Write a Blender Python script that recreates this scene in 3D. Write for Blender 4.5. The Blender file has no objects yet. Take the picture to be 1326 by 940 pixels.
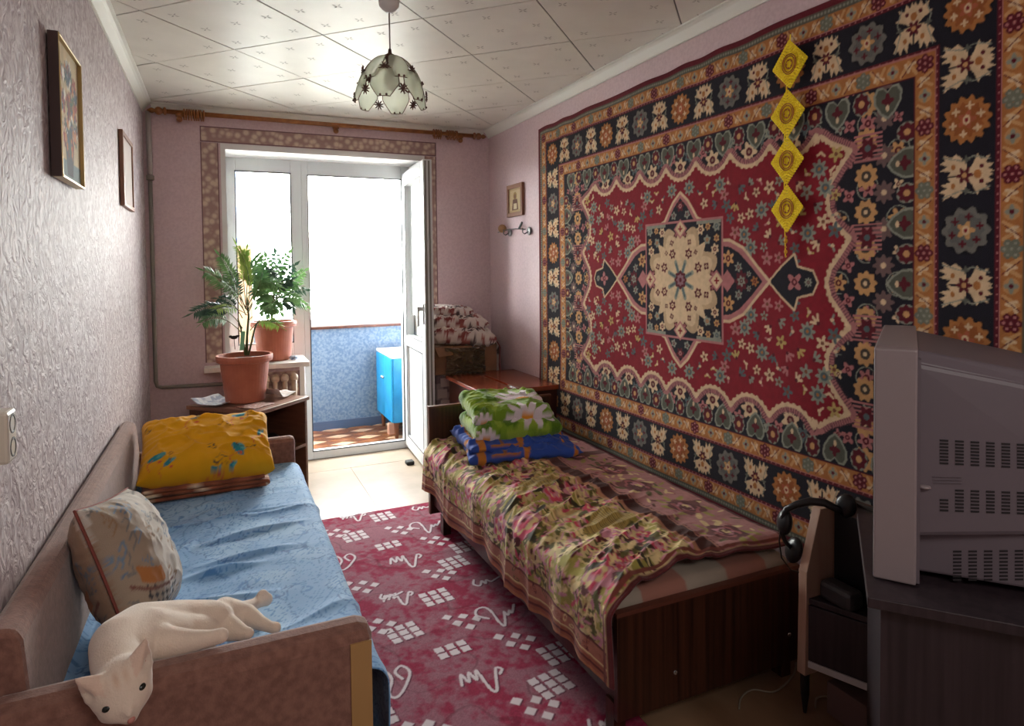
import bpy, bmesh, math, random
import numpy as np
from mathutils import Vector, Matrix, Euler
random.seed(7); RNG = np.random.RandomState(7)
S = bpy.context.scene
COL = S.collection
PI = math.pi

# ---------------------------------------------------------------- camera
F, PX, PY, WPX, HPX = 836.0, 663.0, 372.0, 1326.0, 940.0
CAM = np.array([0.0, 0.0, 1.37])
_d = np.array([284 - PX, 351 - PY, F]); _d /= np.linalg.norm(_d)
_r = np.array([2506 - PX, 326 - PY, F]); _r -= _d * (_r @ _d); _r /= np.linalg.norm(_r)
_u = np.cross(_r, _d); _u = -_u if _u[1] > 0 else _u
RM = np.array([_r, _d, _u])            # world = RM @ (x right, y down, z forward)
cam_data = bpy.data.cameras.new('camera'); cam = bpy.data.objects.new('camera', cam_data); COL.objects.link(cam)
m = Matrix.Identity(4)
for i in range(3):
    m[i][0] = RM[i][0]; m[i][1] = -RM[i][1]; m[i][2] = -RM[i][2]; m[i][3] = CAM[i]
cam.matrix_world = m
cam_data.sensor_fit = 'HORIZONTAL'; cam_data.sensor_width = 36.0
cam_data.lens = 36.0 * F / WPX
cam_data.shift_x = -(PX - WPX / 2) / WPX
cam_data.shift_y = (PY - HPX / 2) / WPX
cam_data.clip_start = 0.02
S.camera = cam

# ---------------------------------------------------------------- world, lights, exposure
S.view_settings.view_transform = 'Standard'; S.view_settings.look = 'None'
S.view_settings.gamma = 1.0; S.view_settings.use_curve_mapping = False
S.view_settings.exposure = 1.45
wd = bpy.data.worlds.new('overcast_sky'); S.world = wd; wd.use_nodes = True
bgn = wd.node_tree.nodes['Background']
bgn.inputs[0].default_value = (1.0, 0.985, 0.95, 1); bgn.inputs[1].default_value = 16.0
def area(name, loc, rot, sx, sy, energy, color, portal=False):
    l = bpy.data.lights.new(name, 'AREA'); l.shape = 'RECTANGLE'; l.size = sx; l.size_y = sy; l.energy = energy; l.color = color
    o = bpy.data.objects.new(name, l); COL.objects.link(o); o.location = loc; o.rotation_euler = rot
    if portal: l.cycles.is_portal = True
    return o
area('window_portal', (0.9, 6.0, 1.62), (math.radians(90), 0, math.radians(180)), 3.0, 1.5, 1, (1, 1, 1), True)
# soft warm fill, added behind the camera to brighten the near objects
area('added_fill_behind_camera', (0.6, -0.75, 2.25), (math.radians(35), 0, 0), 1.0, 0.6, 7, (1.0, 0.93, 0.86))

# ---------------------------------------------------------------- pixel -> world helpers (design measurements)
def ray(x, y): return RM @ np.array([x - PX, y - PY, F])
def onX(x, y, X): w = ray(x, y); return CAM + (X - CAM[0]) / w[0] * w
def onY(x, y, Y): w = ray(x, y); return CAM + (Y - CAM[1]) / w[1] * w
def onZ(x, y, Z): w = ray(x, y); return CAM + (Z - CAM[2]) / w[2] * w

# ---------------------------------------------------------------- materials
def srgb(r, g, b):
    f = lambda c: (c / 255 / 12.92) if c / 255 <= 0.04045 else ((c / 255 + 0.055) / 1.055) ** 2.4
    return (f(r), f(g), f(b))
MATS = {}
def mat(name, c1, c2=None, scale=20, rough=0.7, bump=0.0, bscale=None, stretch=(1, 1, 1), metal=0, detail=4,
        spec=0.5, contrast=(0.35, 0.65), sheen=0, coat=0, attr=None, wave=None, trans=0, dist=0, vor=False):
    if name in MATS: return MATS[name]
    M = bpy.data.materials.new(name); M.use_nodes = True; MATS[name] = M
    nt = M.node_tree; N = nt.nodes; L = nt.links; B = N['Principled BSDF']
    B.inputs['Roughness'].default_value = rough; B.inputs['Metallic'].default_value = metal
    B.inputs['Specular IOR Level'].default_value = spec
    if sheen: B.inputs['Sheen Weight'].default_value = sheen
    if coat: B.inputs['Coat Weight'].default_value = coat
    tc = N.new('ShaderNodeTexCoord'); mp = N.new('ShaderNodeMapping'); L.new(tc.outputs['Object'], mp.inputs[0])
    mp.inputs['Scale'].default_value = stretch
    if attr:
        a = N.new('ShaderNodeAttribute'); a.attribute_name = attr
        L.new(a.outputs['Color'], B.inputs['Base Color'])
    elif c2 is None:
        B.inputs['Base Color'].default_value = (*c1, 1)
    else:
        if wave:
            n = N.new('ShaderNodeTexWave'); n.wave_type = 'BANDS'; n.bands_direction = wave
            n.inputs['Scale'].default_value = scale; n.inputs['Distortion'].default_value = 6; n.inputs['Detail'].default_value = 3
        else:
            n = N.new('ShaderNodeTexNoise'); n.inputs['Scale'].default_value = scale; n.inputs['Detail'].default_value = detail; n.inputs['Distortion'].default_value = dist
            if vor: n = N.new('ShaderNodeTexVoronoi'); n.inputs['Scale'].default_value = scale
        L.new(mp.outputs[0], n.inputs['Vector'])
        cr = N.new('ShaderNodeValToRGB'); cr.color_ramp.elements[0].position = contrast[0]; cr.color_ramp.elements[1].position = contrast[1]
        cr.color_ramp.elements[0].color = (*c1, 1); cr.color_ramp.elements[1].color = (*c2, 1)
        L.new(n.outputs['Distance' if vor else 'Fac'], cr.inputs[0]); L.new(cr.outputs[0], B.inputs['Base Color'])
    if bump:
        b = N.new('ShaderNodeBump'); b.inputs['Strength'].default_value = 1.0; b.inputs['Distance'].default_value = bump
        n2 = N.new('ShaderNodeTexNoise'); n2.inputs['Scale'].default_value = bscale or scale; n2.inputs['Detail'].default_value = 3; n2.inputs['Distortion'].default_value = dist
        L.new(mp.outputs[0], n2.inputs['Vector']); L.new(n2.outputs['Fac'], b.inputs['Height']); L.new(b.outputs[0], B.inputs['Normal'])
    if trans:
        B.inputs['Transmission Weight'].default_value = trans
    return M
def glass(name, tint=(1, 1, 1), gloss=0.06, diffuse=0.0, dcol=(1, 1, 1)):
    M = bpy.data.materials.new(name); M.use_nodes = True; MATS[name] = M
    nt = M.node_tree; N = nt.nodes; L = nt.links; N.remove(N['Principled BSDF']); out = N['Material Output']
    t = N.new('ShaderNodeBsdfTransparent'); t.inputs[0].default_value = (*tint, 1)
    g = N.new('ShaderNodeBsdfGlossy'); g.inputs['Roughness'].default_value = 0.05
    x = N.new('ShaderNodeMixShader'); x.inputs[0].default_value = gloss
    L.new(t.outputs[0], x.inputs[1]); L.new(g.outputs[0], x.inputs[2]); last = x
    if diffuse:
        d = N.new('ShaderNodeBsdfTranslucent'); d.inputs[0].default_value = (*dcol, 1)
        d2 = N.new('ShaderNodeBsdfDiffuse'); d2.inputs[0].default_value = (*dcol, 1)
        a = N.new('ShaderNodeMixShader'); L.new(d.outputs[0], a.inputs[1]); L.new(d2.outputs[0], a.inputs[2])
        y = N.new('ShaderNodeMixShader'); y.inputs[0].default_value = diffuse
        L.new(x.outputs[0], y.inputs[1]); L.new(a.outputs[0], y.inputs[2]); last = y
    L.new(last.outputs[0], out.inputs['Surface']); return M

# ---------------------------------------------------------------- object helpers
def tag(o, label=None, cat=None, group=None, kind=None):
    if label: o['label'] = label
    if cat: o['category'] = cat
    if group: o['group'] = group
    if kind: o['kind'] = kind
    return o
def empty(name, loc, label=None, cat=None, group=None, kind=None, rz=0):
    o = bpy.data.objects.new(name, None); COL.objects.link(o); o.location = loc; o.rotation_euler = (0, 0, rz)
    o.empty_display_size = 0.05
    return tag(o, label, cat, group, kind)
def attach(o, parent):
    """parent o, keeping its world-space geometry in place"""
    bpy.context.view_layer.update()
    mw = o.matrix_world.copy(); o.parent = parent
    pm = Matrix.Translation(parent.location) @ parent.rotation_euler.to_matrix().to_4x4() if parent.parent is None else parent.matrix_world.copy()
    o.matrix_parent_inverse = pm.inverted(); return o
def link_mesh(name, me, mt=None, parent=None, smooth=False, bevel=0, solid=0, sub=0):
    o = bpy.data.objects.new(name, me); COL.objects.link(o)
    if mt: me.materials.append(MATS[mt] if isinstance(mt, str) else mt)
    if smooth: me.shade_smooth()
    if solid:
        s = o.modifiers.new('solid', 'SOLIDIFY'); s.thickness = solid; s.offset = -1
    if bevel:
        b = o.modifiers.new('bevel', 'BEVEL'); b.width = bevel; b.segments = 2; b.limit_method = 'ANGLE'; b.angle_limit = 0.6
    if sub:
        b = o.modifiers.new('sub', 'SUBSURF'); b.levels = sub; b.render_levels = sub
    if parent is not None:
        o.parent = parent
        o.matrix_parent_inverse = (root_matrix(parent)).inverted()
    return o
def root_matrix(p):
    mloc = Matrix.Translation(p.location) @ p.rotation_euler.to_matrix().to_4x4()
    if p.parent is not None: return root_matrix(p.parent) @ p.matrix_parent_inverse @ mloc
    return mloc
class MB:
    def __init__(s): s.v = []; s.f = []
    def add(s, vs, fs, M=None):
        o = len(s.v)
        s.v += [tuple(M @ Vector(p)) if M else tuple(p) for p in vs]; s.f += [tuple(o + i for i in f) for f in fs]; return s
    def box(s, x0, x1, y0, y1, z0, z1, M=None):
        vs = [(x, y, z) for z in (z0, z1) for y in (y0, y1) for x in (x0, x1)]
        return s.add(vs, [(0, 2, 3, 1), (4, 5, 7, 6), (0, 1, 5, 4), (2, 6, 7, 3), (0, 4, 6, 2), (1, 3, 7, 5)], M)
    def lathe(s, prof, c=(0, 0, 0), seg=24, M=None, cap=True):
        """prof: list of (r, z)"""
        vs = []; fs = []
        for r, z in prof:
            for k in range(seg):
                a = 2 * PI * k / seg; vs.append((c[0] + r * math.cos(a), c[1] + r * math.sin(a), c[2] + z))
        for i in range(len(prof) - 1):
            for k in range(seg):
                k2 = (k + 1) % seg; fs.append((i * seg + k, i * seg + k2, (i + 1) * seg + k2, (i + 1) * seg + k))
        if cap: fs.append(tuple(reversed(range(seg)))); fs.append(tuple((len(prof) - 1) * seg + k for k in range(seg)))
        return s.add(vs, fs, M)
    def tube(s, pts, r, seg=8, M=None):
        pts = [Vector(p) for p in pts]; n = len(pts); rs = r if isinstance(r, (list, tuple)) else [r] * n
        vs = []; fs = []; up = Vector((0, 0, 1)); prev = None
        for i, p in enumerate(pts):
            t = (pts[min(i + 1, n - 1)] - pts[max(i - 1, 0)]).normalized()
            a = (up if abs(t.z) < 0.9 else Vector((1, 0, 0))) if prev is None else prev
            a = (a - t * a.dot(t))
            if a.length < 1e-6: a = Vector((1, 0, 0)) - t * t.x
            a.normalize(); b = t.cross(a); prev = a
            for k in range(seg):
                q = 2 * PI * k / seg; vs.append(p + (a * math.cos(q) + b * math.sin(q)) * rs[i])
        for i in range(n - 1):
            for k in range(seg):
                k2 = (k + 1) % seg; fs.append((i * seg + k, i * seg + k2, (i + 1) * seg + k2, (i + 1) * seg + k))
        fs.append(tuple(reversed(range(seg)))); fs.append(tuple((n - 1) * seg + k for k in range(seg)))
        return s.add([tuple(v) for v in vs], fs, M)
    def prism(s, poly, h, axis=2, off=0, M=None):
        """poly 2D points extruded along axis from off to off+h"""
        def pt(a, b, c): return {2: (a, b, c), 1: (a, c, b), 0: (c, a, b)}[axis]
        n = len(poly); vs = [pt(a, b, off) for a, b in poly] + [pt(a, b, off + h) for a, b in poly]
        fs = [tuple(range(n)), tuple(reversed(range(n, 2 * n)))] + [(i, i + n, (i + 1) % n + n, (i + 1) % n) for i in range(n)]
        return s.add(vs, fs, M)
    def ball(s, c, r, seg=12, rings=8, M=None):
        rr = r if isinstance(r, (tuple, list)) else (r, r, r); vs = [(c[0], c[1], c[2] - rr[2])]; fs = []
        for i in range(1, rings):
            a = PI * i / rings - PI / 2
            for k in range(seg):
                q = 2 * PI * k / seg; vs.append((c[0] + rr[0] * math.cos(a) * math.cos(q), c[1] + rr[1] * math.cos(a) * math.sin(q), c[2] + rr[2] * math.sin(a)))
        vs.append((c[0], c[1], c[2] + rr[2]))
        for k in range(seg): fs.append((0, 1 + (k + 1) % seg, 1 + k))
        for i in range(rings - 2):
            for k in range(seg):
                k2 = (k + 1) % seg; fs.append((1 + i * seg + k, 1 + i * seg + k2, 1 + (i + 1) * seg + k2, 1 + (i + 1) * seg + k))
        b = 1 + (rings - 2) * seg; t = len(vs) - 1
        for k in range(seg): fs.append((b + k, b + (k + 1) % seg, t))
        return s.add(vs, fs, M)
    def mesh(s, name):
        me = bpy.data.meshes.new(name); me.from_pydata(s.v, [], s.f)
        bm = bmesh.new(); bm.from_mesh(me); bmesh.ops.recalc_face_normals(bm, faces=bm.faces); bm.to_mesh(me); bm.free()
        return me
    def obj(s, name, mt, parent=None, **k): return link_mesh(name, s.mesh(name), mt, parent, **k)
def grid_mesh(name, P, colors=None):
    """P: (n, m, 3) array of points; colors (n, m, 3) linear"""
    n, mm = P.shape[:2]
    me = bpy.data.meshes.new(name); me.vertices.add(n * mm); me.vertices.foreach_set('co', P.reshape(-1).astype(np.float32))
    idx = np.arange(n * mm).reshape(n, mm)
    q = np.stack([idx[:-1, :-1], idx[1:, :-1], idx[1:, 1:], idx[:-1, 1:]], -1).reshape(-1, 4); nf = len(q)
    me.loops.add(nf * 4); me.loops.foreach_set('vertex_index', q.reshape(-1).astype(np.int32))
    me.polygons.add(nf); me.polygons.foreach_set('loop_start', (np.arange(nf) * 4).astype(np.int32)); me.polygons.foreach_set('loop_total', np.full(nf, 4, np.int32))
    me.update(calc_edges=True); me.validate()
    if colors is not None:
        a = me.color_attributes.new('Col', 'FLOAT_COLOR', 'POINT'); c = np.ones((n * mm, 4), np.float32); c[:, :3] = colors.reshape(-1, 3)
        a.data.foreach_set('color', c.reshape(-1))
    me.shade_smooth(); return me
def set_colors(me, c):
    a = me.color_attributes.new('Col', 'FLOAT_COLOR', 'POINT'); k = np.ones((len(me.vertices), 4), np.float32); k[:, :3] = c
    a.data.foreach_set('color', k.reshape(-1))

# ---------------------------------------------------------------- numpy noise and pattern painter (surface colour only)
_LAT = np.random.RandomState(3).rand(256, 256)
def vnoise(x, y):
    x = np.asarray(x, float); y = np.asarray(y, float); xi = np.floor(x).astype(int); yi = np.floor(y).astype(int); fx = x - xi; fy = y - yi
    fx = fx * fx * (3 - 2 * fx); fy = fy * fy * (3 - 2 * fy); g = lambda a, b: _LAT[a & 255, b & 255]
    return (g(xi, yi) * (1 - fx) + g(xi + 1, yi) * fx) * (1 - fy) + (g(xi, yi + 1) * (1 - fx) + g(xi + 1, yi + 1) * fx) * fy
def fbm(x, y, o=4):
    r = 0; a = 0.5
    for i in range(o): r = r + a * vnoise(x * 2 ** i + 17 * i, y * 2 ** i + 31 * i); a /= 2
    return r / (1 - 0.5 ** o)
def sstep(a, b, x): t = np.clip((x - a) / (b - a), 0, 1); return t * t * (3 - 2 * t)
class Cv:
    """small raster of surface colours in metres"""
    def __init__(s, w, h, res, bg):
        s.w, s.h, s.res = w, h, res; s.nx = int(w / res); s.ny = int(h / res)
        s.a = np.empty((s.ny, s.nx, 3)); s.a[:] = bg
    def win(s, x0, x1, y0, y1):
        i0 = max(0, int(x0 / s.res)); i1 = min(s.nx, int(x1 / s.res) + 2); j0 = max(0, int(y0 / s.res)); j1 = min(s.ny, int(y1 / s.res) + 2)
        if i1 <= i0 or j1 <= j0: return None
        X, Y = np.meshgrid((np.arange(i0, i1) + .5) * s.res, (np.arange(j0, j1) + .5) * s.res); return (slice(j0, j1), slice(i0, i1)), X, Y
    def rect(s, x0, x1, y0, y1, c):
        w = s.win(x0, x1, y0, y1)
        if w: sl, X, Y = w; mk = (X >= x0) & (X <= x1) & (Y >= y0) & (Y <= y1); s.a[sl][mk] = c
    def ell(s, cx, cy, rx, ry, c, rot=0, lobes=0, amp=0, ring=None):
        R = max(rx, ry) * (1 + amp); w = s.win(cx - R, cx + R, cy - R, cy + R)
        if not w: return
        sl, X, Y = w; dx = X - cx; dy = Y - cy; ca, sa = math.cos(rot), math.sin(rot)
        u = (dx * ca + dy * sa) / rx; v = (-dx * sa + dy * ca) / ry; r = np.hypot(u, v)
        lim = 1.0
        if lobes: lim = 1 + amp * np.cos(lobes * np.arctan2(v, u))
        mk = r <= lim
        if ring: mk &= r >= lim - ring
        s.a[sl][mk] = c
    def poly(s, pts, c):
        pts = np.array(pts, float); w = s.win(pts[:, 0].min(), pts[:, 0].max(), pts[:, 1].min(), pts[:, 1].max())
        if not w: return
        sl, X, Y = w; ins = np.zeros(X.shape, bool); n = len(pts)
        for i in range(n):
            x1, y1 = pts[i]; x2, y2 = pts[(i + 1) % n]
            if y1 == y2: continue
            ins ^= ((y1 > Y) != (y2 > Y)) & (X < (x2 - x1) * (Y - y1) / (y2 - y1) + x1)
        s.a[sl][ins] = c
    def line(s, pts, wd, c, closed=False):
        pts = [tuple(p) for p in pts]; pts = pts + [pts[0]] if closed else pts
        for (x1, y1), (x2, y2) in zip(pts[:-1], pts[1:]):
            w = s.win(min(x1, x2) - wd, max(x1, x2) + wd, min(y1, y2) - wd, max(y1, y2) + wd)
            if not w: continue
            sl, X, Y = w; dx, dy = x2 - x1, y2 - y1; q = dx * dx + dy * dy + 1e-12
            t = np.clip(((X - x1) * dx + (Y - y1) * dy) / q, 0, 1); d = np.hypot(X - x1 - t * dx, Y - y1 - t * dy)
            s.a[sl][d <= wd / 2] = c
    def sample(s, x, y):
        fx = np.clip(x / s.res - .5, 0, s.nx - 1.001); fy = np.clip(y / s.res - .5, 0, s.ny - 1.001); i = fx.astype(int); j = fy.astype(int)
        a = (fx - i)[..., None]; b = (fy - j)[..., None]; A = s.a
        i2 = np.minimum(i + 1, s.nx - 1); j2 = np.minimum(j + 1, s.ny - 1)
        return (A[j, i] * (1 - a) + A[j, i2] * a) * (1 - b) + (A[j2, i] * (1 - a) + A[j2, i2] * a) * b
def realize(o):
    """bake an object's modifiers into a fresh mesh"""
    bpy.context.view_layer.update(); dg = bpy.context.evaluated_depsgraph_get()
    me = bpy.data.meshes.new_from_object(o.evaluated_get(dg)); old = o.data; o.modifiers.clear(); o.data = me
    return o

# ================================================================ SETTING
XL, XR, YB, ZC, YN = -0.405, 1.868, 4.52, 2.40, -1.3     # inner faces of the room
YF = 4.84                                                   # plane of the balcony window and door frame
YP = 5.68                                                   # balcony parapet
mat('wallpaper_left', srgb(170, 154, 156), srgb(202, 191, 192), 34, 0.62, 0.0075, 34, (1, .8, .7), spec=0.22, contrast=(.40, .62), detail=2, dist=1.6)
mat('wallpaper_pink', srgb(200, 174, 179), srgb(210, 185, 189), 70, 0.62, 0.0003, 160)
mat('plaster_white', srgb(225, 223, 222), rough=0.6)
mat('ceiling_tile', srgb(226, 222, 212), srgb(232, 228, 218), 6, 0.42, 0.0006, 12)
mat('ceiling_relief', srgb(96, 90, 84), rough=0.35)
mat('pvc_white', srgb(214, 217, 219), rough=0.3)
mat('gasket', srgb(60, 60, 62), rough=0.6)
mat('ceiling_star', srgb(176, 170, 160), rough=.4)
mat('cornice', srgb(226, 224, 216), rough=0.5)
mat('floor_lino', srgb(122, 92, 68), srgb(144, 114, 88), 7, 0.28, 0.0004, 60, (1, .3, 1))
mat('border_paper', srgb(206, 184, 164), srgb(160, 128, 122), 26, 0.6, contrast=(.25, .62), vor=True)
mat('border_edge', srgb(120, 88, 92), rough=0.6)
glass('pane_glass', (0.97, 0.985, 0.98), 0.05)
mat('balcony_paper', srgb(92, 120, 146), srgb(120, 142, 160), 48, 0.8, contrast=(.38, .62), spec=.2)
mat('skirting_blue', srgb(70, 92, 120), rough=0.5)
mat('dark_wood', srgb(64, 36, 26), srgb(92, 54, 38), 5, 0.35, stretch=(6, 6, .5))

wl = MB().box(XL - .15, XL, YN - .15, YB + .3, -.05, ZC + .1).obj('wall_left', 'wallpaper_left'); tag(wl, kind='structure')
wr = MB().box(XR, XR + .15, YN - .15, YB + .3, -.05, ZC + .1).obj('wall_right', 'wallpaper_pink'); tag(wr, kind='structure')
wn = MB().box(XL, XR, YN - .15, YN, -.05, ZC + .1).obj('wall_near', 'wallpaper_pink'); tag(wn, kind='structure')
# back wall with opening: window part (0.05..0.50, z 0.77..2.15), door part (0.50..1.335, z 0..2.15)
OX0, OXM, OX1, OZ, SZ = 0.045, 0.50, 1.335, 2.152, 0.735
b = MB(); b.box(XL, OX0, YB, YF + .06, -.05, ZC + .1); b.box(OX1, XR, YB, YF + .06, -.05, ZC + .1)
b.box(OX0, OX1, YB, YF + .06, OZ, ZC + .1); b.box(OX0, OXM, YB, YF + .06, -.05, SZ)
wb = b.obj('wall_back', 'wallpaper_pink'); tag(wb, kind='structure')
# white plastered reveal of the opening
b = MB(); t = .006
b.box(OX0, OX0 + t, YB - .002, YF - .03, SZ, OZ); b.box(OX1 - t, OX1, YB - .002, YF - .03, 0, OZ); b.box(OX0, OX1, YB - .002, YF - .03, OZ - t, OZ)
b.box(OXM, OXM + t, YB - .002, YF - .03, 0, SZ)
b.box(OX0 - .022, OX0, YB - .004, YB, SZ + .03, OZ + .03); b.box(OX1, OX1 + .03, YB - .004, YB, 0, OZ + .03); b.box(OX0, OX1, YB - .004, YB, OZ, OZ + .03); b.box(OXM - .025, OXM + .004, YB - .006, YB, 0, SZ)
tag(b.obj('trim_1', 'plaster_white'), kind='structure')
fl = MB().box(XL - .1, XR + .1, YN, YF - .03, -.06, -.002).obj('floor', 'floor_lino'); tag(fl, kind='structure')
# lino sheets as laid pieces on the floor, seams between them
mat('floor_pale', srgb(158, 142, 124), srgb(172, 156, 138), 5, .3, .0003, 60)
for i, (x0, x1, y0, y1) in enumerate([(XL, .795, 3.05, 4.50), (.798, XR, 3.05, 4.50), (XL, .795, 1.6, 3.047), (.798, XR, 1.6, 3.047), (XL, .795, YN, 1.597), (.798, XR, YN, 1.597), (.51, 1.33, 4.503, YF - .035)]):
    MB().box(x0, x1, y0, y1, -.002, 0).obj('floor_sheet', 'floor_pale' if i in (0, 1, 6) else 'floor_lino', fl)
ce = MB().box(XL - .1, XR + .1, YN, YB + .2, ZC + .0022, ZC + .09).obj('ceiling', 'ceiling_relief'); tag(ce, kind='structure')
def clip(poly, x0, x1, y0, y1):
    for ax, lim, sg in ((0, x0, 1), (0, x1, -1), (1, y0, 1), (1, y1, -1)):
        out = []
        for i in range(len(poly)):
            p, q = poly[i], poly[(i + 1) % len(poly)]; ip = sg * (p[ax] - lim) >= 0; iq = sg * (q[ax] - lim) >= 0
            if ip: out.append(p)
            if ip != iq:
                t = (lim - p[ax]) / (q[ax] - p[ax]); out.append((p[0] + t * (q[0] - p[0]), p[1] + t * (q[1] - p[1])))
        poly = out
        if not poly: break
    return poly
def T(x, y, z, rx=0, ry=0, rz=0): return Matrix.Translation((x, y, z)) @ Euler((rx, ry, rz)).to_matrix().to_4x4()
star = MB(); r2 = math.sqrt(.5); TP = .493
for iu in range(-9, 14):
    for iv in range(-9, 14):
        u0 = 2.39 + TP * iu; v0 = 1.28 + TP * iv; g = .0032
        cs = [(u0 + g, v0 + g), (u0 + TP - g, v0 + g), (u0 + TP - g, v0 + TP - g), (u0 + g, v0 + TP - g)]
        pts = [((u - v) * r2, (u + v) * r2) for u, v in cs]
        pl = clip(pts, XL + .005, XR - .005, .6, YB - .005)
        if len(pl) < 3: continue
        ar = abs(sum(pl[i][0] * pl[(i + 1) % len(pl)][1] - pl[(i + 1) % len(pl)][0] * pl[i][1] for i in range(len(pl)))) / 2
        if ar < .002: continue
        dz = random.uniform(-.0008, .0006)
        MB().prism(pl, .0038, 2, ZC - .0012 + dz).obj('ceiling_tile', 'ceiling_tile', ce, bevel=.0006)
        for a in range(3):
            for c in range(3):
                if (a + c) % 2 and random.random() < .3: continue
                uu = u0 + TP * (a + .5) / 3 + random.uniform(-.01, .01); vv = v0 + TP * (c + .5) / 3; X = (uu - vv) * r2; Y = (uu + vv) * r2
                if not (XL + .03 < X < XR - .03 and .65 < Y < YB - .03): continue
                for k in range(4):
                    an = k * PI / 2 + .3; l = .024; w = .0036
                    M_ = T(X, Y, ZC - .0014 + dz, 0, 0, an)
                    star.add([(.003, -w * .3, 0), (l * .6, -w, -.0012), (l, 0, 0), (l * .6, w, -.0012), (.003, w * .3, 0)], [(0, 1, 2, 3, 4)], M_)
so = star.obj('ceiling_pattern', 'ceiling_star', ce); so['kind'] = 'stuff'
# cornices
def cornice(n, p0, p1, nrm):
    """triangular moulded strip between p0 and p1 (2D), nrm = into the room"""
    prof = [(0, 0), (.052, 0), (.052, -.006), (.040, -.010), (.030, -.017), (.016, -.036), (.008, -.048), (.008, -.055), (0, -.055)]
    b = MB(); vs = []
    for p in (p0, p1):
        for a, z in prof: vs.append((p[0] + nrm[0] * a, p[1] + nrm[1] * a, ZC - .002 + z))
    k = len(prof); fs = [(i, (i + 1) % k, (i + 1) % k + k, i + k) for i in range(k)] + [tuple(range(k)), tuple(range(k, 2 * k))]
    b.add(vs, fs); tag(b.obj('trim_%d' % n, 'cornice'), kind='structure')
cornice(2, (XL, YN), (XL, YB), (1, 0)); cornice(3, (XR, YN), (XR, YB), (-1, 0)); cornice(4, (XL + .05, YB), (XR - .05, YB), (0, -1))
# wallpaper border round the opening
def border(n, x0, x1, z0, z1):
    b = MB().box(x0, x1, YB - .0025, YB - .0002, z0, z1).obj('trim_%d' % n, 'border_paper'); tag(b, kind='structure')
    e = MB(); w = .007
    if x1 - x0 > z1 - z0:
        e.box(x0, x1, YB - .004, YB - .0026, z1 - w, z1); e.box(x0, x1, YB - .004, YB - .0026, z0, z0 + w)
        e.box(x0, x0 + w, YB - .004, YB - .0026, z0, z1); e.box(x1 - w, x1, YB - .004, YB - .0026, z0, z1)
    else:
        e.box(x0, x0 + w, YB - .004, YB - .0026, z0, z1); e.box(x1 - w, x1, YB - .004, YB - .0026, z0, z1)
    e.obj('border_edging', 'border_edge', b)
border(5, -.092, 1.452, 2.185, 2.283); border(6, -.092, .012, .79, 2.181); border(7, 1.362, 1.452, 0.0, 2.181)
border(8, .25, .475, 0.0, .70)
# ---- window_1 : fixed sash, door_1 : balcony door
w1 = empty('window_1', (.3, YF, SZ), kind='structure')
y0, y1 = YF - .03, YF + .035
def frame_bars(b, x0, x1, z0, z1, w, ya, yb, wt=None, wb_=None):
    wt = wt or w; wb_ = wb_ or w
    b.box(x0, x0 + w, ya, yb, z0, z1); b.box(x1 - w, x1, ya, yb, z0, z1); b.box(x0 + w, x1 - w, ya, yb, z1 - wt, z1); b.box(x0 + w, x1 - w, ya, yb, z0, z0 + wb_)
b = MB(); b.box(OX0 + t, .112, y0, y1, .72, OZ - t); b.box(.470, .545, y0, y1, .72, OZ - t); b.box(.112, .470, y0, y1, 2.053, OZ - t); b.box(.112, .470, y0, y1, .72, .86)
b.obj('window_frame', 'pvc_white', w1, bevel=.004)
b = MB(); frame_bars(b, .108, .474, .856, 2.057, .008, y0 - .002, y0 + .004); b.obj('gasket', 'gasket', w1)
MB().box(.11, .472, YF - .004, YF + .004, .855, 2.056).obj('pane', 'pane_glass', w1)
mat('sill_white', srgb(222, 218, 214), rough=.35)
ws = MB().box(-.10, .527, 4.40, YF - .03, .738, .77).obj('windowsill', 'sill_white', w1, bevel=.004)
d1 = empty('door_1', (.93, YF, 0), kind='structure')
b = MB(); b.box(.545, .588, y0, y1, 0, OZ - t); b.box(1.265, OX1 - t, y0, y1, 0, OZ - t); b.box(.588, 1.265, y0, y1, 2.045, OZ - t); b.box(.588, 1.265, y0, y1, 0, .06)
b.obj('door_frame', 'pvc_white', d1, bevel=.004)
b = MB(); frame_bars(b, .584, 1.27, .056, 2.05, .007, y0 - .002, y0 + .004); b.obj('gasket', 'gasket', d1)
# open leaf, hinged at the right jamb, swung into the room
hx, hy = 1.268, YF - .035; ex, ey = 1.222, 4.085
ln = math.hypot(ex - hx, ey - hy); an = math.atan2(ey - hy, ex - hx); LM = T(hx, hy, 0, 0, 0, an)
TH = .06
b = MB()
def lb(bb, x0, x1, z0, z1, ya=-0.0, yb=TH): bb.box(x0, x1, ya, yb, z0, z1, LM)
lb(b, .012, .10, .03, 2.085); lb(b, ln - .095, ln, .03, 2.085); lb(b, .10, ln - .095, 1.985, 2.085); lb(b, .10, ln - .095, .03, .125); lb(b, .10, ln - .095, .80, .88)
lf = b.obj('door_leaf', 'pvc_white', d1, bevel=.005)
b = MB(); lb(b, .10, ln - .095, .125, .80, .018, .042); b.obj('door_panel', 'pvc_white', lf, bevel=.003)
b = MB(); lb(b, .10, ln - .095, .88, 1.985, .024, .034); b.obj('pane', 'pane_glass', lf)
b = MB()
for ya, yb in ((-.002, .0), (TH, TH + .002)):
    for x0, x1, z0, z1 in ((.096, .102, .122, .80), (ln - .097, ln - .091, .122, .80), (.096, ln - .09, .120, .127), (.096, ln - .09, .797, .804), (.096, .102, .878, 1.987), (ln - .097, ln - .091, .878, 1.987), (.096, ln - .09, .876, .882), (.096, ln - .09, 1.983, 1.99)):
        lb(b, x0, x1, z0, z1, ya, yb)
b.obj('gasket', 'gasket', lf)
mat('seal_strip', srgb(120, 118, 112), rough=.5)
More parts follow.
